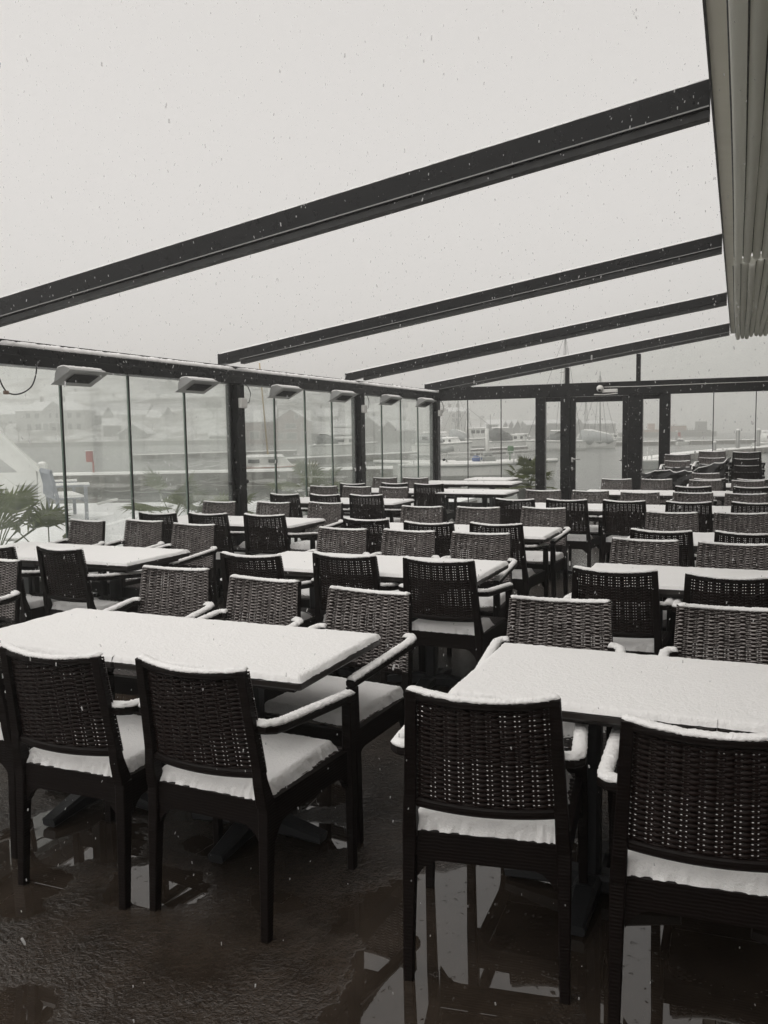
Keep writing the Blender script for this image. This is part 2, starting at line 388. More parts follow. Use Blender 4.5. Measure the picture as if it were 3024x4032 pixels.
def snow_ridge(path, width, height, seed=0, n=13, jit=.0030, step=.0045):
    """snow lying along the top of a rail: half-oval section swept along path (path is the rail's top)"""
    pts = [V3(path[0])]
    for a, b in zip(path[:-1], path[1:]):
        a, b = V3(a), V3(b); k = max(1, int((b-a).length/step))
        pts += [a.lerp(b, (j+1)/k) for j in range(k)]
    rings = []
    L = len(pts)
    for i, p in enumerate(pts):
        t = pts[min(i+1, L-1)] - pts[max(i-1, 0)]; t.normalize(); a = V3((t.y, -t.x, 0))
        if a.length < 1e-6: a = V3((1,0,0))
        a.normalize(); en = min(1, (min(i, L-1-i)+.6)/2.2)**.5
        hh = height*en*(1+.22*noise.noise(V3((i*.22, seed*7, 0)))); r = []
        for j in range(n):
            th = PI*j/(n-1); x = math.cos(th)*width/2*(.85+.15*en); z = math.sin(th)**.8*hh
            q = noise.noise_vector(V3((p.x*110, p.y*110, p.z*110)) + V3((j*1.7, seed*3, 0))) + .8*noise.noise_vector(V3((p.x*300, p.y*300, p.z*300)) + V3((j*2.7, seed, 1))) + .6*noise.noise_vector(V3((p.x*37, p.y*37, p.z*37)) + V3((j*.9, seed*3, 5)))
            r.append(p + a*(x+q.x*jit) + V3((0,0,z+q.z*jit*.8)) + t*(q.y*jit*.7))
        rings.append(r)
    m_ = MB(); m_.loft(rings, True, True, True); return m_

# ------------------------------------------------------------------ woven armchair
def post_y(z): return -.25 - .05*(z-.55)/.31 if z > .55 else -.235 - .015*(z-.42)/.13
def back_pt(u, z):
    hw = .2125 + (.19-.2125)*(z-.42)/.44; c = 1-u*u
    return V3((u*hw, post_y(z) - .034*c, z - .012*c*(z-.42)/.44))
CM = {}
def chair_meshes():
    for sx in (-1, 1):
        m_ = MB(); m_.bar([(sx*.218,-.262,0),(sx*.216,-.25,.2),(sx*.2135,-.236,.425)], [.028,.033,.040], [.030,.036,.046], side=(1,0,0)); CM['rear_leg%d' % sx] = m_.mesh('leg', M_RESIN)
        m_ = MB(); m_.bar([(sx*.256,.236,0),(sx*.252,.242,.3),(sx*.246,.246,.44),(sx*.245,.247,.607)], [.027,.033,.038,.036], [.029,.035,.042,.038], side=(1,0,0)); CM['front_leg%d' % sx] = m_.mesh('leg', M_RESIN)
        path = [(sx*.2,-.262,.672),(sx*.232,-.256,.672),(sx*.247,-.235,.668),(sx*.25,-.19,.662),(sx*.249,.1,.637),(sx*.247,.262,.622)]
        m_ = MB(); m_.bar(path, [.036,.04,.042,.042,.042,.04], .03, side=None, bev=.5); CM['arm%d' % sx] = m_.mesh('armrest', M_RESIN)
        for k in range(2):
            m_ = snow_ridge([V3(p)+V3((0,0,.012)) for p in path], .040, .0155, 3+sx+k*5, 13, .0028); CM['arm_snow%d%d' % (sx, k)] = m_.mesh('snow', M_SNOW)
    m_ = MB()
    for sx in (-1, 1):
        zs = [.425,.5,.55,.62,.7,.78,.858]; m_.bar([(sx*(.2125-.0225*(z-.42)/.44), post_y(z)-(.004 if z < .5 else .014), z) for z in zs], [.042,.037,.035,.034,.033,.032,.031], [.05,.036,.026,.024,.022,.022,.020], side=(1,0,0))
    us = [-.92+1.84*i/12 for i in range(13)]
    m_.bar([back_pt(u, .846)+V3((0,-.010,0)) for u in us], .018, .022, bev=.5)
    m_.bar([back_pt(u, .527)+V3((0,-.006,0)) for u in us], .022, .027, bev=.5)
    CM['back'] = m_.mesh('backrest', M_RESIN)
    # weave: 44 strands running behind and in front of stakes
    m_ = MB(); NC = 11; NS = 44; z0, z1 = .528, .853; pit = (z1-z0)/NS
    for k in range(NS):
        zc = z0 + (k+.5)*pit; rings = []
        for i in range(NC*6+1):
            s_ = i/(NC*6); u = -1.075+2.15*s_; ph = PI*NC*s_ + (PI if k % 2 else 0)
            bulge = math.sin(ph); near = 1-abs(math.sin(PI*NC*s_)); bulge = math.copysign(max(0, (abs(bulge)-.5)*2), bulge); bulge *= 1 if bulge > 0 else .45   # 1 at stakes
            p = back_pt(u, zc); t_ = V3((1, 0.068*u*1.0/.2, 0)).normalized()
            nrm = V3((-t_.y, t_.x, .16)).normalized()
            sl = 1 if .3 < abs(math.sin(PI*NC*s_)) < .7 else 0
            dz = (pit*.15 if k % 2 else -pit*.15)*sl
            hh = pit*(.36 if sl else (.95 if near < .3 else .56)); tt = .0032 if sl else .0042
            c = p + nrm*(bulge*.0056) + V3((0,0,dz)); upv = V3((0,-.16,1)).normalized()
            rings.append([c + nrm*(math.cos(a)*tt) + upv*(math.sin(a)*hh) for a in (0, PI/3, 2*PI/3, PI, 4*PI/3, 5*PI/3)])
        m_.loft(rings, True, True, True)
    for c_ in range(1, NC):
        u = -1.075+2.15*c_/NC; m_.bar([back_pt(u, z0-.01+ (z1-z0+.02)*i/5) for i in range(6)], .007, .005, side=(1,0,0))
    CM['weave'] = m_.mesh('woven_panel', M_WEAVE)
    m_ = MB()
    def seat(u, v):
        y = -.225+.46*v; hw = .2+.03*v; x = (u*2-1)*hw
        return (x, y, .437 - .008*(1-(2*u-1)**2)*math.sin(PI*min(1, v*1.1)) + .0022*math.sin(u*PI*24)*math.sin(v*PI*30))
    m_.grid(48, 60, seat); CM['seat'] = m_.mesh('seat', M_WEAVE)
    m_ = MB()
    def apron(a, b, th=.022):
        a, b = V3(a), V3(b); L = (b-a).length; d_ = (b-a)/L; nn = V3((-d_.y, d_.x, 0)); rings = []
        for i in range(21):
            s_ = L*i/20; e_ = min(s_, L-s_); zb = .352 - .055*max(0, 1-e_/.06)**2
            p = a + d_*s_; rings.append([p-nn*th/2+V3((0,0,zb)), p+nn*th/2+V3((0,0,zb)), p+nn*th/2+V3((0,0,.434)), p-nn*th/2+V3((0,0,.434))])
        m_.loft(rings)
    apron((-.195,-.238,0),(.195,-.238,0)); apron((-.225,.246,0),(.225,.246,0)); apron((-.214,-.21,0),(-.238,.225,0)); apron((.214,-.21,0),(.238,.225,0))
    CM['frame'] = m_.mesh('seat_frame', M_RESIN)
    for k in range(3):
        m_ = snow_ridge([back_pt(-1.05+2.1*i/14, .857)+V3((0,-.001,.0)) for i in range(15)], .032, .0115, 11+k, 11, .0024); CM['cap%d' % k] = m_.mesh('snow', M_SNOW)
    for k in range(4):
        full = k == 3
        def hf(x, y, k=k, full=full):
            if full: return 1.0
            lim = .05 + .07*noise.noise(V3((x*9, k*4.0, 2.0))) + .012*noise.noise(V3((x*60, y*60, k)))
            return max(0.02, min(1.0, (lim-y)/.05))
        m_ = snow_slab(.425, .46, .044, .008, 20+k, .0095, hf); m_.xf(Matrix.Translation((0, -.012, .433)))
        CM['seat_snow%d' % k] = m_.mesh('snow', M_SNOW)
chair_meshes()
def chair(x, y, facing, label, group, k=0, rot=0.0, z=0.0, full=False, seat_snow=True, snow=True, full_detail=True, from_back=True):
    """x,y = where the middle of the back's top edge stands; facing 'N' looks away from the camera"""
    rz = (0 if facing == 'N' else PI) + math.radians(rot)
    off = Matrix.Rotation(rz, 3, 'Z') @ V3((0, .33 if from_back else 0, 0))
    t = thing('woven_armchair', label, 'chair', (x+off.x, y+off.y, z), rz, group)
    for sx in (-1, 1):
        put('leg', CM['rear_leg%d' % sx], t); put('leg', CM['front_leg%d' % sx], t)
        a = put('armrest', CM['arm%d' % sx], t)
        if snow: put('snow', CM['arm_snow%d%d' % (sx, k % 2)], a)
    b = put('backrest', CM['back'], t); put('woven_panel', CM['weave'], b)
    if snow: put('snow', CM['cap%d' % (k % 3)], b)
    s_ = put('seat', CM['seat'], t); put('seat_frame', CM['frame'], t)
    if seat_snow: put('snow', CM['seat_snow%d' % (3 if full else k % 3)], s_)
    return t
ORD = {1: ['only one'], 2: ['left one','right one'], 3: ['leftmost','middle one','rightmost'], 4: ['leftmost','second from left','second from right','rightmost'], 5: ['leftmost','second from left','middle one','second from right','rightmost']}
NUM = ['nearest','second','third','fourth','farthest']

# ------------------------------------------------------------------ tables
TM = {}
TW, TD = .79, .665
m_ = MB(); m_.box((-TW/2+.001,-TD/2,.70), (TW/2-.001,TD/2,.727), .006); m_.box((-TW/2+.06,-TD/2+.06,.672),(TW/2-.06,TD/2-.06,.699)); TM['top'] = m_.mesh('tabletop', M_TABLE)
m_ = MB(); m_.box((-.033,-.033,.05),(.033,.033,.671), .012); TM['col'] = m_.mesh('column', M_PLINTH)
m_ = MB()
for a in range(4):
    st_ = len(m_.v); m_.bar([(0.0,0,.045),(.12,0,.05),(.29,0,.024)], [.085,.08,.062], [.06,.062,.034], bev=.4); m_.xf(Matrix.Rotation(a*PI/2, 4, 'Z'), st_)
TM['base'] = m_.mesh('cross_base', M_PLINTH)
for k in range(3):
  for jn in ((0,0),(0,1),(1,0),(1,1)):
    m_ = snow_slab(TW+.001, TD+.008, .021, .014, 40+k, .0065, None, *jn); m_.xf(Matrix.Translation((0,0,.7272))); TM['snow%d%d%d' % (k,*jn)] = m_.mesh('snow', M_SNOW)
def table(xc, yc, label, group, k=0, rot=0.0, jn=(0,0)):
    t = thing('cafe_table', label, 'table', (xc, yc, 0), math.radians(rot), group)
    tp = put('tabletop', TM['top'], t); put('snow', TM['snow%d%d%d' % (k % 3, *jn)], tp)
    put('column', TM['col'], t); put('cross_base', TM['base'], t); return t

# rows: column name, row word, table left x, y front, number of tables, chairs near (x,y,rot), chairs far
ROWS = [
 ('middle','nearest', -2.94, 2.415, 2, [(-2.70,2.16,2),(-2.09,2.04,1.4),(-1.56,2.07,-2)], [(-2.78,3.66,2.8),(-2.15,3.52,-6),(-1.54,3.40,-6)], -1),
 ('right','nearest', -.865, 2.455, 2, [(-.642,2.095,9),(-.07,2.04,4)], [(-.72,3.48,5),(-.06,3.53,4)], 1),
 ('left','nearest', -5.24, 4.29, 2, [(-4.56,4.02,-3),(-4.03,4.07,-7)], [(-5.12,5.56,-8),(-4.62,5.68,-6),(-4.03,5.55,-3.7)], 1),
 ('middle','second', -2.96, 4.45, 2, [(-2.68,4.18,-1.6),(-2.15,4.34,-3),(-1.57,4.33,-.3)], [(-2.75,5.60,-5),(-2.23,5.61,-4),(-1.70,5.60,2)], 0),
 ('right','second', -.87, 4.55, 2, [(-.62,4.28,1.3),(-.08,4.26,2)], [(-.61,5.55,-4),(-.09,5.51,-3)], 0),
 ('left','second', -5.32, 6.54, 2, [(-4.98,6.25,-1),(-4.48,6.32,0),(-3.91,6.35,0)], [(-5.15,7.54,-2),(-4.52,7.59,-5),(-3.96,7.67,-9)], 0),
 ('middle','third', -3.02, 6.38, 2, [(-2.88,6.23,-4),(-2.29,6.11,-1),(-1.77,6.17,-1)], [(-2.85,7.49,1),(-2.31,7.52,4),(-1.72,7.61,-4)], 0),
 ('right','third', -.86, 6.33, 2, [(-.57,6.05,-5),(-.02,6.07,-2)], [(-.61,7.44,2),(-.08,7.51,4)], 0),
 ('left','third', -5.36, 8.98, 2, [(-5.04,8.65,-7),(-4.52,8.67,-8),(-4.02,8.73,0)], [(-5.26,10.13,-2),(-4.77,10.13,-2),(-4.22,10.07,-4)], 0),
 ('right','fourth', -2.44, 8.78, 4, [(-2.23,8.48,-2),(-1.71,8.53,0),(-1.15,8.52,-5),(-.55,8.50,3),(.03,8.56,0)], [(-2.24,9.86,3),(-1.70,9.87,3),(-1.14,9.75,6),(-.59,9.80,0),(-.06,9.75,0)], 0),
 ('left','fourth', -5.32, 10.83, 3, [(-5.12,10.67,-7),(-4.56,10.86,-5),(-4.03,11.0-.2,6)], [(-5.27,12.22,-4),(-4.77,12.24,4)], 0),
 ('right','fifth', -2.04, 11.05, 3, [(-.65,10.80,2),(0,10.81,2)], [(-1.76,12.33,5),(-1.22,12.34,3),(-.58,12.19,0),(-.05,12.16,0)], 0),
 ('right','sixth', -.85, 12.75, 2, [(-.54,12.48,4),(.01,12.45,0)], [(-.67,14.10,3)], 0),
]
for ri, (cn, rn, xl, yf, nt, near, far, fl) in enumerate(ROWS):
    where = f'{rn} {cn} table row'
    for i in range(nt):
        pos = ORD[nt][i].replace(' one', '')
        table(xl+TW*(i+.5), yf+TD/2+(.002 if i % 2 else -.002), f'snow covered cafe table, {pos} of {nt} joined in the {where}', 'snow covered cafe tables', ri+i, 0, (int(i > 0), int(i < nt-1)))
    for side, lst in (('N', near), ('S', far)):
        for i, (x, y, r) in enumerate(lst):
            pos = ORD[len(lst)][i]
            if side == 'N': lab = f'woven armchair showing its back, {pos} on near side of {where}'
            else: lab = f'woven armchair facing us, {pos} on far side of {where}'
            full = (ri == 0 and side == 'S' and i == 2) or (ri in (0, 1) and side == 'N')
            chair(x, y, side, lab, 'snow dusted woven armchairs round the tables', ri*3+i, r, 0, full)
# loose tables by the end wall
table(-4.59, 13.14, 'bare snow covered table without chairs, left of two beside the last glass bay', 'snow covered cafe tables', 1)
table(-3.80, 13.15, 'bare snow covered table without chairs, right of two before the potted palm', 'snow covered cafe tables', 2)
table(-4.15, 14.25, 'farthest single snow covered table in the corner of the glass walls', 'snow covered cafe tables', 0)
chair(-4.0, 3.61, 'S', 'brown woven armchair facing us at the left picture edge, between two table rows', 'snow dusted woven armchairs round the tables', 1, -8)
# stacks of chairs beside the door
for si, (sx, cnt, nm) in enumerate(((-1.16, 4, 'left stack under the black tarpaulin'), (-.62, 4, 'middle stack behind the black tarpaulin'), (-.09, 4, 'right stack free of the tarpaulin'))):
    for k in range(cnt):
        lab = f'woven armchair, {["lowest","second from bottom","second from top","topmost"][k]} in the {nm}'
        chair(sx, 14.98+.02*k if si < 2 else 14.55-.02*k, 'S' if si < 2 else 'N', lab, 'stacked woven armchairs', k+si, 0 if si else 3, .105*k-(.05 if si == 0 and k else 0), False, k == cnt-1)

# ------------------------------------------------------------------ black tarpaulin over the stacks
mb = MB()
def tarpf(u, v):
    x = -1.68 + 1.36*u; top = .86 + .22*u + .025*math.sin(u*8) - .03*abs(math.sin(u*19))
    dep = .34*math.sin(PI*min(1, u*.62+.10))**.8 if u < .95 else .10
    z = top - v*max(.03, dep); y = 14.42 - .12*math.sin(v*PI*.6) + .05*abs(math.sin(u*13+v*4)) + .05*v
    if v < .2: y += (.2-v)*1.6; z -= (.2-v)*.1
    q = noise.noise_vector(V3((u*7, v*5, 3)))*.035 + noise.noise_vector(V3((u*19, v*11, 8)))*.014
    return (x+q.x, y+q.y, z+q.z)
mb.grid(90, 30, tarpf)
tp_ = mb.build('tarpaulin', M_TARP); sol = tp_.modifiers.new('thickness', 'SOLIDIFY'); sol.thickness = .004
tag(tp_, 'crumpled black tarpaulin draped over the stacked chairs beside the door', 'tarpaulin')
m_ = snow_ridge([V3(tarpf(i/24, .18))+V3((0,-.01,.004)) for i in range(1, 24)], .03, .012, 5); m_.build('snow', M_SNOW, tp_)

# ------------------------------------------------------------------ pergola frame
XW = -5.8; YE = 16.0
pg = thing('pergola_frame', 'anthracite aluminium pergola with sloping rafters over the terrace', 'pergola', (0,0,0))
def rz_(x, z0, sl): return z0 + sl*(x+5.8)
for y in (1.45, 5.0, 8.86, 12.38, 15.96):
    mb = MB(); mb.box((XW-.085,y-.08,0),(XW+.085,y+.08,2.165), .006); mb.box((XW-.11,y-.11,0.001),(XW+.11,y+.11,.012)); p = mb.build('post', M_FRAME, pg)
mb = MB(); mb.box((XW-.10,-1,2.17),(XW+.10,16.12,2.255), .004); mb.box((XW-.10,-1,2.256),(XW+.085,16.12,2.325), .004); mb.box((XW-.12,-1,2.326),(XW-.085,16.12,2.40), .003)
bm_ = mb.build('gutter_beam', M_FRAME, pg)
for a, b in ((-1,5.2),(5.36,8.78),(8.95,12.3),(12.46,16.05)):
    snow_ridge([(XW+.0,a,2.324),(XW+.0,b,2.324)], .165, .052, int(a), 9, .007, .02).build('snow', M_SNOW, bm_)
RAFT = [(1.65,2.44,.146,.19),(5.2,2.44,.146,.195),(8.86,2.39,.1475,.17),(12.38,2.37,.148,.16),(15.96,2.325,.150,.20)]
for y, z0, sl, th in RAFT:
    mb = MB(); xa, xb = -5.98, -.26-.0145*(y-5)
    lowh = .045
    mb.prism([(xa,y-.055,rz_(xa,z0,sl)+lowh),(xb,y-.055,rz_(xb,z0,sl)+lowh),(xb,y-.055,rz_(xb,z0,sl)+th),(xa,y-.055,rz_(xa,z0,sl)+th)], (0,0,0), (0,.11,0))
    r = mb.build('rafter', M_FRAME, pg)
    mb = MB(); xa2 = -5.68
    mb.prism([(xa2,y-.04,rz_(xa2,z0,sl)),(xb,y-.04,rz_(xb,z0,sl)),(xb,y-.04,rz_(xb,z0,sl)+lowh-.003),(xa2,y-.04,rz_(xa2,z0,sl)+lowh-.003)], (0,0,0), (0,.08,0)); mb.build('guide_rail', M_GASKET, r)
    if y not in (12.38,):
        mb = MB(); mb.prism([(xa2,y-.062,rz_(xa2,z0,sl)+lowh+.004),(xb,y-.062,rz_(xb,z0,sl)+lowh+.004),(xb,y-.062,rz_(xb,z0,sl)+lowh+.012),(xa2,y-.062,rz_(xa2,z0,sl)+lowh+.012)], (0,0,0), (0,.006,0)); mb.build('highlight_strip', M_ALU, r)  # thin pale strip standing in for the highlight above the guide rail
    mb = MB(); mb.box((xa-.012,y-.062,rz_(xa,z0,sl)+lowh-.006),(xa-.001,y+.062,rz_(xa,z0,sl)+th+.006), .003)
    for bx in (.03,.10,.17): mb.tube([(xa+bx,y-.056,rz_(xa,z0,sl)+lowh+.03),(xa+bx,y-.062,rz_(xa,z0,sl)+lowh+.03)], .008, 6)
    mb.build('end_plate', M_FRAME, r)
    snow_ridge([(xa+.01,y,rz_(xa,z0,sl)+th),(xb,y,rz_(xb,z0,sl)+th)], .10, .022, int(y*3), 7, .004, .02).build('snow', M_SNOW, r)

# ------------------------------------------------------------------ left glass bays
def pane(mb, a, b): return mb.box(a, b)
for bi, (ya, yb, nm) in enumerate(((1.54,4.90,'hidden'),(5.09,8.77,'nearest'),(8.95,12.29,'middle'),(12.47,15.87,'farthest'))):
    if bi == 0: lab = 'misted frameless glass bay beyond the left picture edge'
    else: lab = f'{nm} bay of misted frameless glass along the left side of the terrace'
    t = thing('glass_partition', lab, 'glass wall', (XW, ya, 0), 0, 'misted glass bays along the left side')
    L = yb-ya; npn = 4; pw = L/npn
    mb = MB(); mb.box((-.03,0,0.013),(.03,L,.06)); mb.build('floor_rail', M_FRAME, t)
    for k in range(npn):
        mb = MB(); mb.box((-.005, k*pw+.006, .062), (.005, (k+1)*pw-.006, 2.168)); mb.build('glass_pane', M_GLASSL, t)
        if k:
            mb = MB(); mb.box((-.011,k*pw-.011,.063),(.011,k*pw+.005,2.167)); s1 = mb.build('seal', M_GASKET, t)
            mb = MB(); mb.box((-.008,k*pw-.019,.063),(.008,k*pw-.012,2.167)); mb.build('glass_edge', M_EDGE, s1)
    mb = MB(); mb.box((-.02,L-.05,.064),(.02,L-.004,2.166)); mb.box((-.02,.004,.064),(.02,.03,2.166)); mb.build('edge_profile', M_FRAME, t)
    for yy in (.07, L-.10):
        mb = MB(); mb.tube([(.006,yy,.98),(.05,yy,.98)], .022, 12); mb.build('lock_knob', M_BLACK, t)

# ------------------------------------------------------------------ end wall
ew = thing('end_wall_frame', 'anthracite end wall frame with posts, lintel and sloped upper glazing', 'glass wall', (0, YE, 0))
def ebox(name, x0, x1, z0, z1, y0=-.07, y1=.07, m=None, parent=None, bev=.004):
    mb = MB(); mb.box((x0,y0,z0),(x1,y1,z1), bev); return mb.build(name, m or M_FRAME, parent or ew)
lint = ebox('lintel', -5.70, 4.0, 2.17, 2.415, -.08, .08)
for x0, x1 in ((-3.78,-3.60),(-3.31,-3.135),(-2.085,-1.835),(-1.55,-1.365),(2.7,2.85)): ebox('post', x0, x1, 0, 2.169)
for x0, x1 in ((-3.23,-3.16),(-1.96,-1.885),(.9,.97)):
    z1 = rz_(x0, 2.325, .15) - .003
    ebox('mullion', x0, x1, 2.416, z1, -.04, .04)
mb = MB(); mb.prism([(-5.7,-.05,2.416),(-5.06,-.05,2.416),(-5.06,-.05,rz_(-5.06,2.325,.15)-.004),(-5.7,-.05,2.417)][:3], (0,0,0), (0,.1,0)); mb.build('wedge_panel', M_FRAME, ew)
for x0, x1 in ((-5.05,-3.235),(-3.155,-1.965),(-1.88,.895),(.975,2.7)):
    mb = MB(); mb.prism([(x0,-.006,2.417),(x1,-.006,2.417),(x1,-.006,rz_(x1,2.325,.15)-.005),(x0,-.006,rz_(x0,2.325,.15)-.005)], (0,0,0), (0,.012,0)); mb.build('upper_pane', M_GLASSE, ew)
for x0, x1 in ((-3.60,-3.31),(-1.835,-1.55)):
    ebox('sill_rail', x0+.001, x1-.001, .02, .14, -.03, .03); ebox('head_rail', x0+.001, x1-.001, 2.09, 2.168, -.03, .03)
    mb = MB(); mb.box((x0+.002,-.006,.141),(x1-.002,.006,2.089)); mb.build('side_pane', M_GLASSE, ew)
for lab, xs in (('left end wall glazing of three clear panes beside the door', (-5.70,-5.13,-4.46,-3.79)), ('right end wall glazing of clear panes beyond the door', (-1.36,-.65,.03,.72,1.4,2.1,2.69))):
    t = thing('glass_partition', lab, 'glass wall', (0, YE, 0))
    mb = MB(); mb.box((xs[0],-.03,.013),(xs[-1],.03,.17)); mb.build('floor_rail', M_FRAME, t)
    for k in range(len(xs)-1):
        mb = MB(); mb.box((xs[k]+.006,-.005,.171),(xs[k+1]-.006,.005,2.168)); mb.build('glass_pane', M_GLASSE, t)
        if k: mb = MB(); mb.box((xs[k]-.010,-.011,.172),(xs[k]+.005,.011,2.167)); mb.build('seal', M_GASKET, t)
    for xx in (xs[0]+.08, xs[-1]-.10):
        mb = MB(); mb.tube([(xx,-.006,1.01),(xx,-.05,1.01)], .024, 12); mb.build('lock_knob', M_BLACK, t)
dr = thing('glass_door', 'glazed door with dark frame and steel lever handle in the end wall', 'door', (-3.13, YE, 0))
mb = MB(); W = 1.04
mb.box((0,-.045,.01),(.095,.035,2.165), .004); mb.box((W-.10,-.045,.01),(W,.035,2.165), .004); mb.box((.096,-.045,2.065),(W-.101,.035,2.164), .004); mb.box((.096,-.045,.011),(W-.101,.035,.14), .004); mb.build('leaf_frame', M_FRAME, dr)
mb = MB(); mb.box((.097,-.006,.142),(W-.103,.006,2.063)); mb.build('door_pane', M_GLASSE, dr)
mb = MB(); mb.box((.02,-.055,.96),(.06,-.046,1.05), .003); mb.tube([(.04,-.056,1.02),(.04,-.10,1.02),(.055,-.105,1.02),(.19,-.105,1.015)], .011, 8); mb.box((.02,-.055,.80),(.055,-.046,.87), .003); mb.build('lever_handle', M_STEEL, dr)
mb = MB(); mb.tube([(W-.1,-.05,1.0),(W-.14,-.07,1.0)], .02, 10); mb.build('pull_knob', M_STEEL, dr)
mb = MB(); mb.box((.59,-.125,2.225),(.86,-.081,2.285), .006); cl = mb.build('door_closer', M_WPLASTIC, dr)
mb = MB(); mb.bar([(.86,-.105,2.205),(.64,-.10,2.19),(.44,-.095,2.195)], .02, .018); mb.build('closer_arm', M_WPLASTIC, cl)
# security camera and its cable
sc = thing('security_camera', 'white dome security camera mounted on the lintel above the door', 'camera', (-2.58, YE-.08, 2.30))
mb = MB(); mb.tube([(0,.0,0),(0,-.05,0)], .062, 20); mb.sphere((0,-.05,-.0), .062, 18, 10, (1,.9,1)); mb.build('housing', M_WPLASTIC, sc)
mb = MB(); mb.sphere((0,-.095,-.032), .026, 14, 8); mb.build('lens', M_BLACK, sc)
mb = MB(); mb.tube([(-2.52,YE-.084,2.325),(-1.9,YE-.084,2.318),(-.6,YE-.084,2.325),(1.2,YE-.084,2.33),(2.8,YE-.084,2.33)], .006, 6)
tag(mb.build('cable', M_WPLASTIC), 'thin white cable running right from the security camera along the lintel', 'cable')

# ------------------------------------------------------------------ patio heaters
HX = [(5.98,.45),(7.74,.48),(9.63,.52),(11.31,.52),(13.11,.52),(14.74,.50)]
HN = ['nearest','second','third','fourth','fifth','farthest']
for i, (yc, L) in enumerate(HX):
    t = thing('patio_heater', f'grey infrared heater with snow on top, {HN[i]} of six along the gutter beam', 'heater', (-5.52, yc, 2.10), 0, 'infrared heaters under the gutter beam')
    A, B = (-.105,-.068), (.09,.035)
    prof = [A, B, (.07,.052), (.01,.075), (-.055,.065), (-.09,.02)]
    mb = MB(); mb.loft([[(x,-L/2,z) for x, z in prof], [(x,L/2,z) for x, z in prof]])
    fl = [(-.13,-.083),(-.115,-.075)]
    mb.loft([[(-.125,-L/2-.02,-.083),(.105,-L/2-.02,.037),(.105,-L/2-.02,.041),(-.125,-L/2-.02,-.078)],[(-.125,L/2+.02,-.083),(.105,L/2+.02,.037),(.105,L/2+.02,.041),(-.125,L/2+.02,-.078)]])
    hb = mb.build('housing', M_HEATER, t)
    nx_, nz_ = .4641, -.8857
    def fp(s, o): return (A[0]+(B[0]-A[0])*s + nx_*o, A[1]+(B[1]-A[1])*s + nz_*o)
    mb = MB(); q = [fp(.22,.012), fp(.80,.012), fp(.80,.016), fp(.22,.016)]
    mb.loft([[(x,-L*.33,z) for x, z in q], [(x,L*.33,z) for x, z in q]]); gr = mb.build('grille', M_GRILLE, t)
    mb = MB()
    for k in range(15):
        yy = -L*.31 + L*.62*k/14; q = [fp(.22,.0165), fp(.80,.0165), fp(.80,.019), fp(.22,.019)]
        mb.loft([[(x,yy-.0018,z) for x, z in q], [(x,yy+.0018,z) for x, z in q]])
    mb.build('grille_wires', M_FRAME, gr)
    mb = MB(); mb.box((-.17,-.03,.03),(-.06,.03,.05)); mb.box((-.185,-.03,.03),(-.171,.03,.09)); mb.box((-.30,-.04,.071),(-.171,.04,.09)); mb.build('bracket', M_FRAME, t)
    snow_ridge([(-.015,-L/2+.01,.055),(-.015,L/2-.01,.055)], .14, .026, i, 11, .003).build('snow', M_SNOW, t)

# junction boxes and cables on the posts
for i, (y, z) in enumerate(((8.86,1.94),(12.38,1.94),(15.96,1.93))):
    t = thing('junction_box', f'white junction box with short cables on the {["first","second","corner"][i]} glass wall post', 'junction box', (XW+.085, y, z), 0, 'junction boxes on the posts')
    mb = MB(); mb.box((.001,-.07,-.06),(.055,.06,.06), .008); mb.build('box', M_WPLASTIC, t)
    mb = MB(); mb.tube([(.03,-.03,.06),(.03,-.07,.14),(.04,-.04,.21),(.03,.0,.24)], .006, 6); mb.tube([(.03,.06,-.01),(.035,.13,.02),(.04,.16,.12),(.035,.11,.2),(.03,.03,.245)], .006, 6); mb.build('cable', M_BLACK, t)
def xw_pt(px, py, x=-5.62):
    r = RIGHT*((px-CX)/FPX) + DOWN*((py-CY)/FPX) + FWD; return EYE + r*(x/r.x)
t = thing('hanging_cable', 'black cable loop hanging from the gutter beam at the left picture edge', 'cable', (0,0,0))
mb = MB(); cps = [xw_pt(*p) for p in ((-60,1440),(-10,1480),(10,1520),(30,1545),(60,1553),(95,1544),(125,1520),(140,1480),(146,1440),(158,1420))]
fine = []
for i in range(len(cps)-1):
    p0, p1, p2, p3 = cps[max(i-1,0)], cps[i], cps[i+1], cps[min(i+2,len(cps)-1)]
    for k in range(5):
        s_ = k/5; fine.append(.5*((2*p1)+(p2-p0)*s_+(2*p0-5*p1+4*p2-p3)*s_*s_+(3*p1-p0-3*p2+p3)*s_**3))
mb.tube(fine+[cps[-1]], .006, 8); mb.build('wire', M_BLACK, t)
mb = MB(); p = xw_pt(24,1543); mb.box(p+V3((-.015,-.02,-.02)), p+V3((.015,.02,.01)), .004); mb.build('clip', simple('tan_clip', (.22,.16,.12), .6), t)

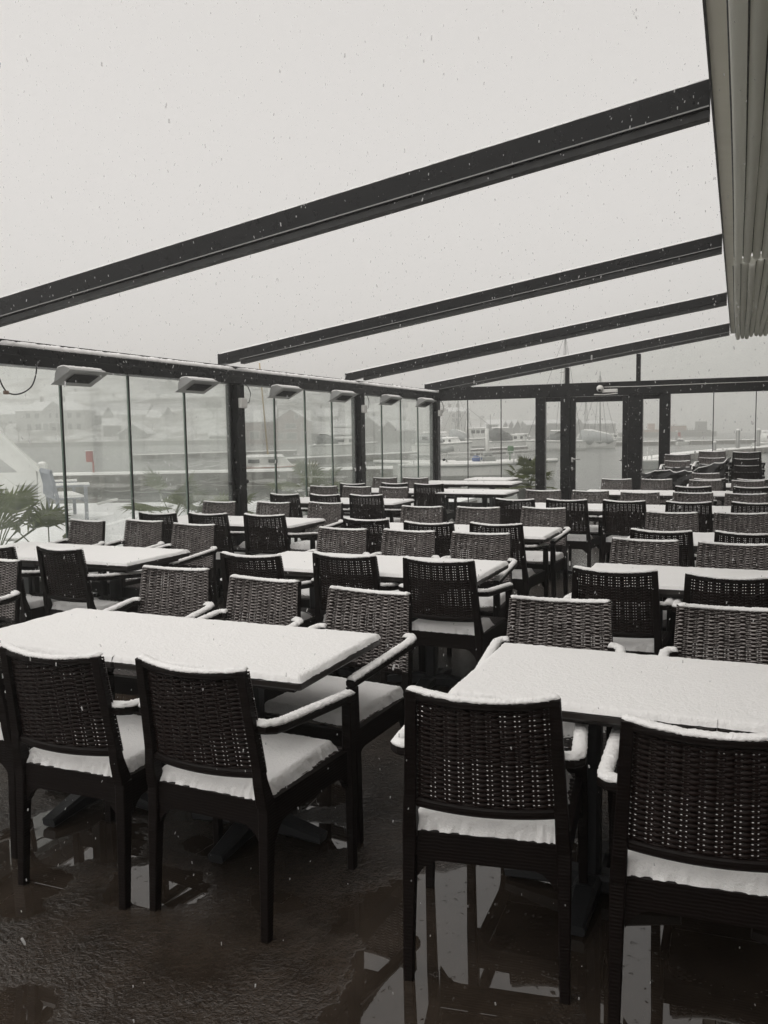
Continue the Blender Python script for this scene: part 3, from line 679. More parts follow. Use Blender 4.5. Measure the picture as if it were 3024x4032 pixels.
# ------------------------------------------------------------------ house side: eave, retracted canopy, wall
hb = thing('restaurant_building', 'rendered restaurant wall with eave board on the right of the terrace', 'building', (0,0,0))
mb = MB(); mb.box((2.9,-4,0),(3.2,16.3,3.9)); mb.build('wall', M_PLASTER, hb)
mb = MB()
def eav(x, y): return -.160 - .0145*y + x
ys = [-2.4, 4, 9, 16.15]
mb.loft([[(eav(0,y),y,3.25-.006*(y-5)),(eav(.115,y),y,3.235-.006*(y-5)),(eav(.115,y),y,3.40),(eav(0,y),y,3.52)] for y in ys]); mb.build('eave_board', M_EAVE, hb)
mb = MB(); mb.loft([[(eav(-.012,y),y,3.238-.006*(y-5)),(eav(-.002,y),y,3.238-.006*(y-5)),(eav(-.002,y),y,3.56),(eav(-.012,y),y,3.56)] for y in ys]); mb.build('drip_edge', M_GASKET, hb)
mb = MB(); mb.loft([[(2.2,y,3.80),(3.3,y,3.95),(3.3,y,4.05),(2.2,y,3.90)] for y in (-3,16.2)]); rf = mb.build('roof', M_PLASTER, hb)
for y in (1.5, 5.5, 9.5, 13.0):
    mb = MB(); mb.box((2.86,y,.4),(2.895,y+2.2,2.5)); wn = mb.build('window', M_WHITE, hb)
    mb = MB(); mb.box((2.845,y+.08,.48),(2.858,y+2.12,2.42)); mb.build('pane', M_DGLASS, wn)
for ci, (ya, yb, nm) in enumerate(((1.5,8.80,'nearer'),(8.90,15.85,'farther'))):
    t = thing('retracted_canopy', f'{nm} retracted fabric canopy gathered in hanging grey folds below the eave', 'canopy', (0,0,0), 0, 'retracted fabric canopies')
    mb = MB(); r2 = random.Random(3+ci); NF = 17; sp_ = .0735 if ci == 0 else .070
    fv = [(r2.uniform(-.02,.02), r2.uniform(0,6), r2.uniform(.93,1.0)) for k in range(NF)]; shade_strips = [[] for k in range(NF+1)]
    rings = []
    for j in range(29):
        f_ = j/28; y = ya + (yb-ya)*f_; sk = -.0145*y; en = min(1, min(f_, 1-f_)*16)**.5; r_ = []
        for k in range(NF):
            xc = (-.035 if ci == 0 else -.055) + k*sp_ + sk; ztop = 3.32 + .148*(xc+.2); dl = (.30 if ci == 0 else .27) + fv[k][0]
            zb = ztop - dl*(.84+.16*en) + .006*math.sin(f_*10+fv[k][1]) - .004*(y-5); wv = sp_/2*(fv[k][2]-.06); xo = .004*math.sin(f_*8+fv[k][1])
            vt = zb + .11
            shade_strips[k].append((xc-sp_/2+xo*.5, y, zb+.062))
            for a_, z_ in ((-sp_/2+.0003, vt), (-wv*.985, zb+.085), (-wv, zb+.055), (-wv*.93, zb+.028), (-wv*.68, zb+.010), (-wv*.32, zb+.002), (wv*.32, zb+.002), (wv*.68, zb+.010), (wv*.93, zb+.028), (wv, zb+.055), (wv*.985, zb+.085), (sp_/2-.0003, vt)):
                r_.append((xc+a_+xo, y, z_))
        rings.append(r_)
    mb.loft(rings, False, False, True)
    mr = MB()
    for q_ in shade_strips:
        if len(q_) > 2: mr.tube(q_[1:-1], .0042, 6)
    mr.build('crease_shade_strips', M_GASKET, t)  # dark strips added as the shade in the creases between folds
    mb.build('fabric_folds', M_CANVAS, t)
    mb = MB(); x0_, x1_ = (-.035 if ci == 0 else -.055)-sp_*.35, (-.035 if ci == 0 else -.055)+(NF-.65)*sp_
    mb.loft([[(x0_-.0145*y,y,3.32+.148*(x0_+.2)-.19-.004*(y-5)),(x1_-.0145*y,y,3.32+.148*(x1_+.2)-.17-.004*(y-5)),(x1_-.0145*y,y,3.32+.148*(x1_+.2)-.165-.004*(y-5)),(x0_-.0145*y,y,3.32+.148*(x0_+.2)-.185-.004*(y-5))] for y in (ya+.03,yb-.03)]); mb.build('dimming_sheet', M_CANVAS, t)  # added sheet above the folds, dims sky light coming through the creases
    mb = MB()
    for yy in (ya+.3,(ya+yb)/2,yb-.35): mb.prism([(-.12,yy,3.33),(1.2,yy,3.52),(1.2,yy,3.55),(-.12,yy,3.36)], (0,0,0), (0,.05,0))
    mb.build('carrier', M_EAVE, t)

# ------------------------------------------------------------------ palms outside the glass
def palm(x, y, z0, h, n, seed, label, spread=1.0, lean=(0,0), elmin=-.1):
    r = random.Random(seed)
    t = thing('fan_palm', label, 'palm', (x, y, z0), 0, 'fan palms outside the glass')
    mb = MB(); mb.tube([(0,0,0),(.02,.01,h*.5),(.0+lean[0]*.3,.0,h)], [.07,.06,.05], 8); mb.disp(.012, 14); mb.build('trunk', M_BARK, t)
    mb = MB()
    for i in range(n):
        az = 2*PI*i/n*2.618 + r.uniform(-.3,.3); el = r.uniform(elmin, 1.3); L = r.uniform(.28,.5)*spread
        d_ = V3((math.cos(az)*math.cos(el)+lean[0], math.sin(az)*math.cos(el)+lean[1], math.sin(el))).normalized()
        base = V3((lean[0]*.3,0,h)); hub = base + d_*L; mb.tube([base, base.lerp(hub,.5)+V3((0,0,.02)), hub], .006, 5)
        side = d_.cross(V3((0,0,1)));  side = side.normalized() if side.length > .1 else V3((1,0,0)); nn = side.cross(d_)
        k = 15; R = r.uniform(.28,.42)*spread
        for j in range(k):
            a = (j/(k-1)-.5)*2.5; ld = (d_*math.cos(a)+side*math.sin(a)).normalized(); wd = .016
            s2 = ld.cross(nn).normalized(); tip = hub + ld*R*(1-.25*abs(a)/1.25) + V3((0,0,-.10*R*(1+r.random()))) ; mid = hub + ld*R*.5 + nn*.012
            mb.add([hub-s2*.003, mid-s2*wd, tip, mid+s2*wd, hub+s2*.003, mid+nn*.006, mid-nn*.0], [(0,1,5),(1,2,5),(2,3,5),(3,4,5),(4,0,5)])
    mb.build('crown', M_PALM, t)
    mb = MB(); mb.loft([[(math.cos(a)*rr, math.sin(a)*rr, zz) for a in [2*PI*q/16 for q in range(16)]] for rr, zz in ((.20,.0),(.25,.32),(.27,.33),(.27,.36),(.23,.36),(.22,.31))], True); mb.build('pot', M_POT, t)
    m_ = MB()
    for i in range(10):
        az = r.uniform(0, 6.28); rr = r.uniform(.1,.4)*spread; m_.sphere((math.cos(az)*rr, math.sin(az)*rr, h+r.uniform(.05,.3)*spread), r.uniform(.015,.035), 7, 5, (1.6,1.2,.5))
    m_.disp(.01, 30); m_.build('snow', M_SNOW, t)
    return t
palm(-6.45, 5.72, .03, .40, 10, 1, 'green fan palm pressed against the left glass at the picture edge', 1.2, (.15,.2), .7)
palm(-6.40, 6.30, .03, .26, 8, 2, 'small green fan palm with upright leaves behind the first glass joint', .9, (.25,.2), .5)
palm(-6.75, 8.80, .03, .42, 12, 3, 'blurred fan palm behind the first glass wall post', 1.15)
palm(-6.55, 9.55, .03, .25, 10, 4, 'low snow laden fan palm just beyond the first glass wall post', 1.0)
palm(-6.65, 12.3, .03, .38, 12, 5, 'fan palm behind the second glass wall post', 1.1)
palm(-4.10, 16.75, .03, .40, 26, 6, 'bushy fan palm in a pot outside the end wall beside the bare tables', .95)

# ------------------------------------------------------------------ white timber stair and bench outside on the left
def cam_frame(px, py, d):
    return Matrix.Translation(at(px, py, d)) @ Matrix.Rotation(YAW, 4, 'Z')
KX = lambda x, y: (x/3.16, 1400+y/3.16)
ws_ = thing('timber_stair_frame', 'white painted timber stair with diagonal braces beyond the left glass', 'stair', tuple(V3((at(*KX(520,1900),17.2).x, at(*KX(520,1900),17.2).y, 0))))
def wbar(p, q, w_, dd=17.2, th=.11):
    a = at(*KX(*p), dd) - ws_.location; b = at(*KX(*q), dd) - ws_.location
    m_ = MB(); m_.bar([a, b], th, w_, side=(FWD.x, FWD.y, 0), bev=.12); return m_
pr = at(*KX(525,1345),17.2); ob = wbar((525,1345),(545,1905),.17).build('newel_post', M_WHITE, ws_)
mb = MB(); q = pr - ws_.location; mb.sphere(q+V3((0,0,.0)), .085, 10, 6, (1,1,.5)); mb.build('snow', M_SNOW, ob)
wbar((-160,1000),(440,1475),.37).build('brace', M_WHITE, ws_)
wbar((-100,885),(505,1440),.07,17.1).build('handrail', M_WHITE, ws_)
wbar((-100,1545),(470,1525),.26).build('cross_beam', M_WHITE, ws_)
wbar((20,1560),(330,1790),.22).build('brace', M_WHITE, ws_)
wbar((-60,1760),(200,1775),.11).build('cross_beam', M_WHITE, ws_)
wbar((-60,1850),(150,1860),.10).build('cross_beam', M_WHITE, ws_)
wbar((-60,1540),(-60,1980),.16).build('newel_post', M_WHITE, ws_)
# bench
bl = V3((-12.75,12.75,.03)); br_ = V3((-11.6,11.85,.03)); du = (br_-bl); bw_ = du.length; ang = math.atan2(du.y, du.x)
bn = thing('garden_bench', 'grey blue slatted garden bench with snow on its arms, behind the left glass', 'bench', tuple(bl), ang)
mb = MB()
for i in range(13): x = .06+(bw_-.12)*i/12; mb.box((x-.022,-.045-.06,.44),(x+.022,-.02-.06,.86))
mb.bar([(0,-.12,.90),(bw_,-.12,.90)], .035, .09); mb.bar([(0,-.05,.42),(bw_,-.05,.42)], .035, .06); mb.build('backrest', M_BENCH, bn)
mb = MB()
for i in range(5): mb.box((.0,.0+.1*i,.40),(bw_,.08+.1*i,.425))
mb.box((.02,.46,.33),(bw_-.02,.49,.399)); st_ = mb.build('seat', M_BENCH, bn)
m_ = snow_slab(bw_-.05, .42, .045, .03, 9, .01); m_.xf(Matrix.Translation((bw_/2,.24,.425))); m_.build('snow', M_SNOW, st_)
for x in (.03, bw_-.03):
    mb = MB(); mb.bar([(x,-.02,0),(x,-.03,.45),(x,-.13,.92)], .06, .06, side=(1,0,0)); mb.build('leg', M_BENCH, bn)
    mb = MB(); mb.bar([(x,.47,0),(x,.47,.62)], .06, .06, side=(1,0,0)); mb.build('leg', M_BENCH, bn)
    mb = MB(); mb.bar([(x,-.07,.64),(x,.54,.64)], .07, .035); ar = mb.build('armrest', M_BENCH, bn)
    snow_ridge([(x,-.05,.657),(x,.54,.657)], .07, .045, 2).build('snow', M_SNOW, ar)

# ------------------------------------------------------------------ far shore terrain
def hill_h(px, d):
    """terrain height at picture column px and distance d"""
    if px < 1760: sh, mx = 226, 19.0*min(1, max(.25, (1800-px)/900))
    else: sh, mx = 238 + max(0, px-1760)*.05, max(.5, 5.5*(1-(px-1760)/900))
    t_ = (d-sh)/85.0
    if t_ < 0: return -3.0 if t_ < -.04 else -.1
    return .35 + mx*min(1.25, t_)**1.15 + .5*noise.noise(V3((px*.01, d*.06, 0)))
mb = MB()
def hf(u, v):
    px = -900 + 3700*u; d = 222 + 150*v; p = at(px, 1700, d); return (p.x, p.y, hill_h(px, d))
mb.grid(110, 46, hf); struct('far_hillside', mb, M_HILL)
mb = MB(); rings = []
for i in range(60):
    px = -900 + 2700*i/59; sh = (226 if px < 1760 else 238) - 2.2 + 1.5*noise.noise(V3((px*.006,5,0)))
    a = at(px, 1700, sh); b = at(px, 1700, sh+4); rings.append([(a.x,a.y,-2),(a.x,a.y,.42),(b.x,b.y,.5),(b.x,b.y,-2)])
mb.loft(rings, True, True); struct('far_quay_wall', mb, M_STONE)

# ------------------------------------------------------------------ houses across the water
def house(name, label, px0, px1, yb, ye, yr, d, dep=9.0, kind='side', mat=None, wins=(), rot=0.0, chim=(), group='houses across the water', door=None, over=.35, wmat=None, cat='house'):
    a = at(px0, yb, d); b = at(px1, yb, d); c = (a+b)/2; Wd = (b-a).length
    zb = c.z; he = (yb-ye)*d/FPX; hr = (yb-yr)*d/FPX
    t = thing(name, label, cat, tuple(c), YAW+math.radians(rot), group)
    mat = mat or M_HWHITE; x0, x1 = -Wd/2, Wd/2; th = .28
    mb = MB(); mb.box((x0,0,-2.5),(x1,dep,he))
    rb = MB()
    if kind == 'side':
        for xx in (x0, x1-.2): mb.prism([(xx,0,he),(xx,dep,he),(xx,dep/2,hr)], (0,0,0), (.2,0,0))
        o = over; s_ = (hr-he)/(dep/2)
        for sg in (0, 1):
            e0 = (-o, he-o*s_) if sg == 0 else (dep+o, he-o*s_)
            rb.prism([(x0-o,e0[0],e0[1]+.02),(x0-o,dep/2,hr+.02),(x0-o,dep/2,hr+th),(x0-o,e0[0],e0[1]+th)], (0,0,0), (Wd+2*o,0,0))
    elif kind == 'front':
        for yy in (0, dep-.2): mb.prism([(x0,yy,he),(x1,yy,he),(0,yy,hr)], (0,0,0), (0,.2,0))
        o = over; s_ = (hr-he)/(Wd/2)
        for sg in (-1, 1):
            ex = sg*(Wd/2+o); rb.prism([(ex,-o,he-o*s_+.02),(0,-o,hr+.02),(0,-o,hr+th),(ex,-o,he-o*s_+th)], (0,0,0), (0,dep+2*o,0))
    elif kind == 'hip':
        o = over; i = min(dep/2, Wd*.3)
        vs = [(x0-o,-o,he+.02),(x1+o,-o,he+.02),(x1+o,dep+o,he+.02),(x0-o,dep+o,he+.02),(x0+i,dep/2,hr),(x1-i,dep/2,hr)]
        rb.add(vs, [(0,1,5,4),(1,2,5),(2,3,4,5),(3,0,4),(0,3,2,1)])
    mb.build('wall', mat, t); ro = rb.build('roof', M_ROOFSNOW, t)
    for cx in chim:
        m_ = MB(); m_.box((x0+Wd*cx-.4,dep/2-.4,hr-.8),(x0+Wd*cx+.4,dep/2+.4,hr+1.3), .05); m_.build('chimney', M_CHIM, ro)
    for (u, v, ww, hh) in wins:      # fractions of the front wall
        xc = x0+Wd*u; zc = he*v
        m_ = MB(); m_.box((xc-ww/2-.12,-.06,zc-hh/2-.12),(xc+ww/2+.12,.02,zc+hh/2+.12)); f_ = m_.build('window', wmat or M_WHITE, t)
        m_ = MB(); g = .05
        for sx in (-1, 1): m_.box((xc+(g/2 if sx > 0 else -ww/2),-.075,zc-hh/2),(xc+(ww/2 if sx > 0 else -g/2),-.062,zc+hh/2))
        m_.build('pane', M_DGLASS, f_)
    if door:
        xc = x0+Wd*door; m_ = MB(); m_.box((xc-.6,-.08,0),(xc+.6,.01,2.2)); m_.build('door', M_HBROWN, t)
    return t
# big white house with a central gable
bw = house('white_villa', 'large white two storey villa with hipped snowy roof and central gable across the water', 66, 337, 1712, 1618, 1577, 246, 9, 'hip', M_HWHITE,
  [(.18,.80,1.3,1.5),(.31,.80,1.3,1.5),(.78,.80,1.3,1.5),(.91,.80,1.3,1.5),(.19,.32,1.2,1.9),(.32,.32,1.6,1.9),(.78,.32,1.2,1.9),(.91,.32,1.2,1.9),(.50,.80,.7,1.4),(.60,.80,.7,1.4)], 0, (.62,.30), door=.55)
mb = MB(); mb.prism([(-1.6,-.5,6.9),(4.2,-.5,6.9),(1.3,-.5,9.4)], (0,0,0), (0,4,0)); g_ = mb.build('gable', M_HWHITE, bw)
mb = MB(); mb.prism([(-2.0,-.7,6.85),(1.3,-.7,9.5),(1.3,-.7,9.8),(-2.2,-.7,6.95)], (0,0,0), (0,5,0)); mb.prism([(4.6,-.7,6.85),(1.3,-.7,9.5),(1.3,-.7,9.8),(4.8,-.7,6.95)], (0,0,0), (0,5,0)); mb.build('gable_roof', M_ROOFSNOW, g_)
mb = MB(); mb.box((-1.8,-2.2,3.3),(4.4,-.05,3.5)); mb.build('porch_roof', M_ROOFSNOW, bw)
for x in (-1.6,.2,2.4,4.2):
    mb = MB(); mb.tube([(x,-2.0,0),(x,-2.0,3.3)], .14, 8); mb.build('porch_column', M_WHITE, bw)
W2 = [(.25,.6,1.1,1.3),(.75,.6,1.1,1.3)]
house('timber_house', 'white house with long snowy roof at the left picture edge', -70, 84, 1720, 1632, 1596, 256, 9, 'side', M_HWHITE, W2)
house('timber_house', 'pale house with dark side right behind the large villa', 330, 405, 1712, 1636, 1602, 254, 10, 'side', M_HGREY, [(.3,.7,1,1.2),(.7,.7,1,1.2)])
house('timber_house', 'small roofed house right above the villa roof', 262, 372, 1600, 1560, 1542, 300, 8, 'side', M_HGREY, W2, 0, (.2,))
house('timber_house', 'upper house with two dormers and chimney on the hill', 430, 560, 1620, 1588, 1560, 292, 9, 'side', M_HGREY, [(.2,.5,1.4,1.3),(.36,.5,1.4,1.3),(.7,.5,1.6,1.3),(.85,.5,1.6,1.3)], 0, (.03,))
house('timber_house', 'long white house with broad snowy roof between the shoreline sheds', 412, 577, 1700, 1633, 1592, 266, 11, 'side', M_HWHITE, [(.85,.35,1.2,1.5),(.78,.35,1.2,1.5),(.3,.4,1.2,1.4)], 0, (.45,))
house('timber_house', 'pale house with steep snowy roof below the tall grey trees', 574, 634, 1712, 1646, 1604, 262, 10, 'side', M_HGREY, W2, -14)
house('boat_shed', 'dark brown boathouse with snowy roof on the left shore', 411, 478, 1737, 1676, 1650, 236, 8, 'side', M_HBROWN, (), 18, cat='shed')
house('boat_shed', 'brown gabled boathouse close to the left shore, beside the dark one', 470, 578, 1741, 1706, 1671, 231, 9, 'front', M_HBROWN, [(.3,.6,.9,.9),(.5,.6,.9,.9),(.7,.6,.9,.9)], 0, cat='shed')
house('boat_shed', 'small grey shed beside the first glass wall post', 826, 892, 1737, 1716, 1694, 229, 6, 'side', M_HBROWN, (), 12, cat='shed')
house('timber_house', 'faint white house high above the grey trees', 640, 740, 1640, 1606, 1586, 300, 9, 'side', M_HWHITE, W2)
house('timber_house', 'faint house on the hill left of the second post', 1250, 1328, 1660, 1638, 1607, 268, 9, 'side', M_HWHITE, [(.2,.5,1,1.2),(.5,.5,1,1.2),(.8,.5,1,1.2)], 0, (.15,))
house('timber_house', 'faint white house high behind the second post', 1420, 1490, 1650, 1622, 1606, 285, 9, 'side', M_HWHITE, W2)
rw = [(.08,.78,1,1.2),(.70,.78,1,1.2),(.08,.28,1.2,1.6),(.45,.30,2.4,1.8),(.72,.28,1,1.4)]
rh = house('red_harbour_house', 'dark red harbour house with long snowy roof and white windows', 940, 1082, 1738, 1660, 1596, 218, 11, 'side', M_HRED, rw, 0, (.96,))
house('red_harbour_house', 'dark red gabled wing with white windows beside the long red house', 1080, 1212, 1738, 1655, 1614, 213, 12, 'front', M_HRED, [(.2,.24,1.3,1.6),(.52,.25,2.6,1.7),(.88,.28,1.1,1.6),(.5,.72,2.6,1.2),(.9,.72,1.1,1.1),(.68,1.16,.9,1.0)])
house('boat_shed', 'low boathouse with layered snowy roofs right of the red house', 1206, 1300, 1737, 1706, 1684, 222, 8, 'side', M_HGREY, (), 8, cat='shed')
house('boat_shed', 'low grey boathouse with flat snowy roof behind the motor cruiser', 1296, 1375, 1738, 1712, 1690, 220, 8, 'side', M_HGREY, (), -6, cat='shed')
house('boat_shed', 'wide dark boathouse left of the second glass wall post', 1312, 1400, 1737, 1680, 1655, 226, 14, 'side', M_HBROWN, (), 0, cat='shed')
house('boat_shed', 'tall dark boathouse with pointed gable behind the second post', 1402, 1498, 1735, 1682, 1641, 216, 14, 'front', M_HBROWN, (), -12, cat='shed')
house('boat_shed', 'dark boathouse with pointed gable right of the second post', 1494, 1568, 1732, 1692, 1660, 205, 12, 'front', M_HBROWN, (), -24, cat='shed')
house('white_hill_house', 'tall white house with two chimneys on the hill behind the corner post', 1768, 1836, 1668, 1622, 1605, 262, 9, 'side', M_HWHITE, [(.25,.3,.9,1.2),(.5,.3,.9,1.2),(.25,.7,.9,1.2),(.6,.7,.9,1.2)], 10, (.25,.72))
house('boat_shed', 'far grey shed with snowy roof right of the leafless tree', 1915, 1975, 1700, 1672, 1655, 246, 9, 'side', M_HGREY, W2, -10, cat='shed')
for i, (a, b, yr, nm) in enumerate(((1978,2000,1660,'leftmost'),(2000,2024,1659,'middle'),(2024,2050,1656,'rightmost'))):
    house('boat_shed', f'{nm} of three pointed far boathouses above the canopied cruiser', a, b, 1697, 1678, yr, 243, 14, 'front', M_HGREY, (), 16, cat='shed', group='far pointed boathouses')
house('boat_shed', 'far wide boathouse left of the first end wall post', 2075, 2150, 1697, 1674, 1658, 250, 12, 'side', M_HGREY, (), 0, cat='shed')
house('boat_shed', 'far long warehouse seen through the narrow left side pane', 2150, 2262, 1698, 1668, 1654, 252, 14, 'side', M_HGREY, (), 0, cat='shed')
house('boat_shed', 'far pointed boathouse at the left edge of the door pane', 2262, 2296, 1698, 1672, 1648, 250, 14, 'front', M_HGREY, (), 14, cat='shed')
house('boat_shed', 'far low warehouse behind the sailing boat in the door pane', 2296, 2424, 1697, 1670, 1658, 262, 14, 'side', M_HGREY, [(.3,.5,2,1.2),(.7,.5,2,1.2)], 0, cat='shed')
# far quay with industrial sheds and a block
mb = MB(); a = at(2240, 1712, 236); m_ = Matrix.Translation((a.x, a.y, 0)) @ Matrix.Rotation(YAW, 4, 'Z')
mb.box((0,0,-2),(41,12,.7)); mb.xf(m_); struct('far_quay', mb, M_STONE)
def kit(name, label, px, d, boxes, cat, group=None):
    p = at(px, 1700, d); t = thing(name, label, cat, (p.x, p.y, 0), YAW, group)
    for pn, m, bx in boxes:
        mb = MB()
        for a, b in bx: mb.box(a, b, .04)
        mb.build(pn, m, t)
    return t
kit('industrial_yard', 'faint orange industrial machinery on the far quay through the right side pane', 2550, 246, [('machinery', M_ORANGE, [((0,0,-.6),(10.5,5,1.4)),((.8,1,1.4),(2.4,3,3.2)),((5,1,1.4),(6,3,2.6)),((7.5,1,1.4),(9,3,2.9))]), ('snow_cover', M_SNOW, [((0,0,1.41),(.75,5,1.6)),((2.5,0,1.41),(4.9,5,1.6))])], 'machinery')
kit('harbour_shed', 'faint orange shed on the far quay right of the end wall post', 2642, 246, [('wall', M_ORANGE, [((0,0,-.6),(4.5,5,2.4))]), ('roof', M_SNOW, [((-.2,-.2,2.41),(4.7,5.2,2.8))])], 'shed')
kit('loading_jetty', 'far dark loading jetty with posts reaching right into the harbour', 2668, 246, [('deck', M_WOODP, [((0,0,.6),(9.6,4,1.1)),((0,1,-2),(9.0,3,.6))]), ('fence', M_WOODP, [((i*.7,0,1.1),(i*.7+.15,.15,1.7)) for i in range(13)])], 'jetty')
kit('harbour_block', 'grey cube shaped block standing at the end of the far jetty', 2749, 250, [('wall', M_HGREY, [((0,0,1.1),(2.6,2.6,3.6))]), ('plinth', M_STONE, [((-.2,-.2,-2),(2.8,2.8,1.09))])], 'building')

# ------------------------------------------------------------------ leafless trees
def tree(label, px, ybase, d, h, seed, spread=.75, group='leafless trees on the far shore', dens=5):
    r = random.Random(seed); p = at(px, ybase, d)
    t = thing('leafless_tree', label, 'tree', tuple(p), 0, group)
    tr = MB(); tr.tube([(0,0,-1),(0,0,h*.18),(r.uniform(-.1,.1)*h*.3,0,h*.34)], [h*.022,h*.018,h*.014], 6); tr.build('trunk', M_BARK, t)
    cr = MB()
    def grow(p, dr, L, rad, lv):
        q = p + dr*L; cr.tube([p, p.lerp(q,.5)+V3((r.uniform(-1,1),r.uniform(-1,1),0))*L*.06, q], [rad, rad*.8, rad*.55], 4 if lv < 3 else 3, False, False)
        if lv >= 5: return
        for k in range(dens if lv == 0 else r.choice((2,3,3))):
            ax = V3((r.uniform(-1,1), r.uniform(-1,1), r.uniform(-.2,.7))).normalized()
            nd = (dr*(.75 if lv else .6) + ax*spread + V3((0,0,.12))).normalized()
            grow(p.lerp(q, r.uniform(.45,1)), nd, L*r.uniform(.6,.82), rad*.6, lv+1)
    grow(V3((0,0,h*.30)), V3((0,0,1)), h*.22, h*.012, 0); cr.build('crown', M_TWIG, t)
T = [('broad grey bush like tree at the left picture edge, near the villa',20,1752,228,8.5,1,1.0,7),('grey bare tree just left of the villa, hiding its corner',75,1752,229,7.2,2,1.0,7),
 ('low bare bush on the shore left of the villa steps',118,1752,229,5.0,3,1.0,6),
 ('tall grey tree right of the pale steep roofed house',655,1705,252,9.0,4,.8,6),('grey tree standing close behind the tall grey one',700,1700,256,8.0,5,.85,6),
 ('small forked tree on the snowy slope before the shed',775,1738,230,5.5,6,.8,4),('very tall faint tree left of the first glass post',842,1700,258,13.0,7,.7,6),('very tall faint tree partly behind the first glass post',905,1700,262,14.0,8,.7,6),
 ('faint tree above the roof of the long red house',985,1640,262,7.0,9,.8,5),('tall faint tree behind the corner post',1730,1712,205,10.0,10,.7,6),('small leafless tree between far houses, left of centre in the end glazing',1893,1690,240,5.2,11,.7,5),
 ('bare tree behind the second gabled boathouse',1590,1706,232,6.0,12,.8,5),('leafless bush below the tall white hill house',1800,1700,240,4.0,13,1.0,6),('faint tree over the far left roofs',8,1640,300,7.5,14,.8,5)]
for lab, px, yb, d, h, sd_, sp, dn in T: tree(lab, px, yb, d, h, sd_, sp, dens=dn)

# ------------------------------------------------------------------ piers and gangways
def pier(name, label, pts, width, ztop, thick, posts=(), group='floating piers'):
    """pts: list of (px, distance) along the near edge"""
    base = at(pts[0][0], 1700, pts[0][1]); base.z = 0
    t = thing(name, label, 'pier', tuple(base), 0, group)
    nr = []; 
    for px, d in pts:
        p = at(px, 1700, d)-base; nr.append(V3((p.x, p.y, 0)))
    fr = V3((FWD.x, FWD.y, 0)).normalized()*width
    mb = MB(); mb.loft([[p+V3((0,0,ztop-thick)), p+fr+V3((0,0,ztop-thick)), p+fr+V3((0,0,ztop)), p+V3((0,0,ztop))] for p in nr]); mb.build('deck', M_WOODP, t)
    up = fr*.03
    mb = MB(); mb.loft([[p+up+V3((0,0,ztop+.004)), p+fr-up+V3((0,0,ztop+.004)), p+fr-up*2+V3((0,0,ztop+.07)), p+up*2+V3((0,0,ztop+.07))] for p in nr]); mb.build('snow', M_SNOW, t)
    mb = MB(); k = 0
    for a, b in zip(nr[:-1], nr[1:]):
        L = (b-a).length
        for i in range(int(L/1.6)):
            p = a.lerp(b, (i+.5)*1.6/L); mb.tube([p+fr*.02+V3((0,0,-1.5)), p+fr*.02+V3((0,0,ztop-.05))], .11, 6)
    if mb.v: mb.xf(Matrix.Translation(-fr*.04)); mb.build('piling', M_WOODP, t)
    for px, d, z1, r_ in posts:
        p = at(px, 1700, d)-base; m_ = MB(); m_.tube([(p.x,p.y,-1.5),(p.x,p.y,z1)], r_, 10); q_ = m_.build('bollard_post', M_ALU, t)
        m_ = MB(); m_.sphere((p.x,p.y,z1+.02), r_*1.1, 8, 5, (1,1,.6)); m_.build('snow', M_SNOW, q_)
    return t
pier('stone_pier', 'low stone pier with snowy top crossing behind the left glass bays', [(150,33.6),(900,34.2),(1545,35.4)], 1.6, .06, 1.0)
pier('floating_pier', 'narrow floating pier far out behind the first glass bays', [(518,78),(900,85),(1160,88)], 1.8, -.12, .42)
pier('floating_pier', 'floating pier below the grey motor cruiser, behind the second post', [(1095,59),(1400,66),(1645,73)], 2.0, -.15, .45)
pier('floating_pier', 'floating pier with white bollards below the canopied cruiser', [(1812,76),(1960,84),(2112,93)], 2.0, -.1, .5, [(1912,79,.95,.12),(2084,91,.95,.13)])
pier('breakwater_pier', 'long dark breakwater pier with snowy top on the right', [(2405,113),(2700,116),(3100,118)], 2.2, -.12, .5, [(2664,116,1.2,.14)])
pier('gangway_pier', 'snowy gangway with white bollards rising to the right', [(2535,46),(2700,56),(2860,65),(3120,78)], 2.6, -.15, .35, [(2906,69,1.35,.16),(2987,74,1.35,.16),(2814,63,.5,.14),(2738,58,.0,.06),(2848,65,.0,.06),(2960,71,.0,.06)])
# red lifebuoy cabinets
for lab, px, d, z0 in (('red lifebuoy cabinet on a post, on the stone pier left', 350, 34.6, .06), ('red lifebuoy cabinet on the breakwater pier right of the end wall post', 2676, 117, -.1)):
    p = at(px, 1700, d); t = thing('lifebuoy_cabinet', lab, 'safety cabinet', (p.x, p.y, z0), YAW, 'red lifebuoy cabinets')
    k = 1 if d < 50 else 1.25
    mb = MB(); mb.tube([(.1*k,.05,0),(.1*k,.05,.55*k)], .04*k, 8); mb.build('post', M_RED, t)
    mb = MB(); mb.box((-.16*k,-.06,.5*k),(.10*k,.10,.95*k), .02); mb.build('cabinet', M_RED, t)
    mb = MB(); mb.box((-.17*k,-.07,.952*k),(.11*k,.11,.985*k), .01); mb.build('snow', M_SNOW, t)

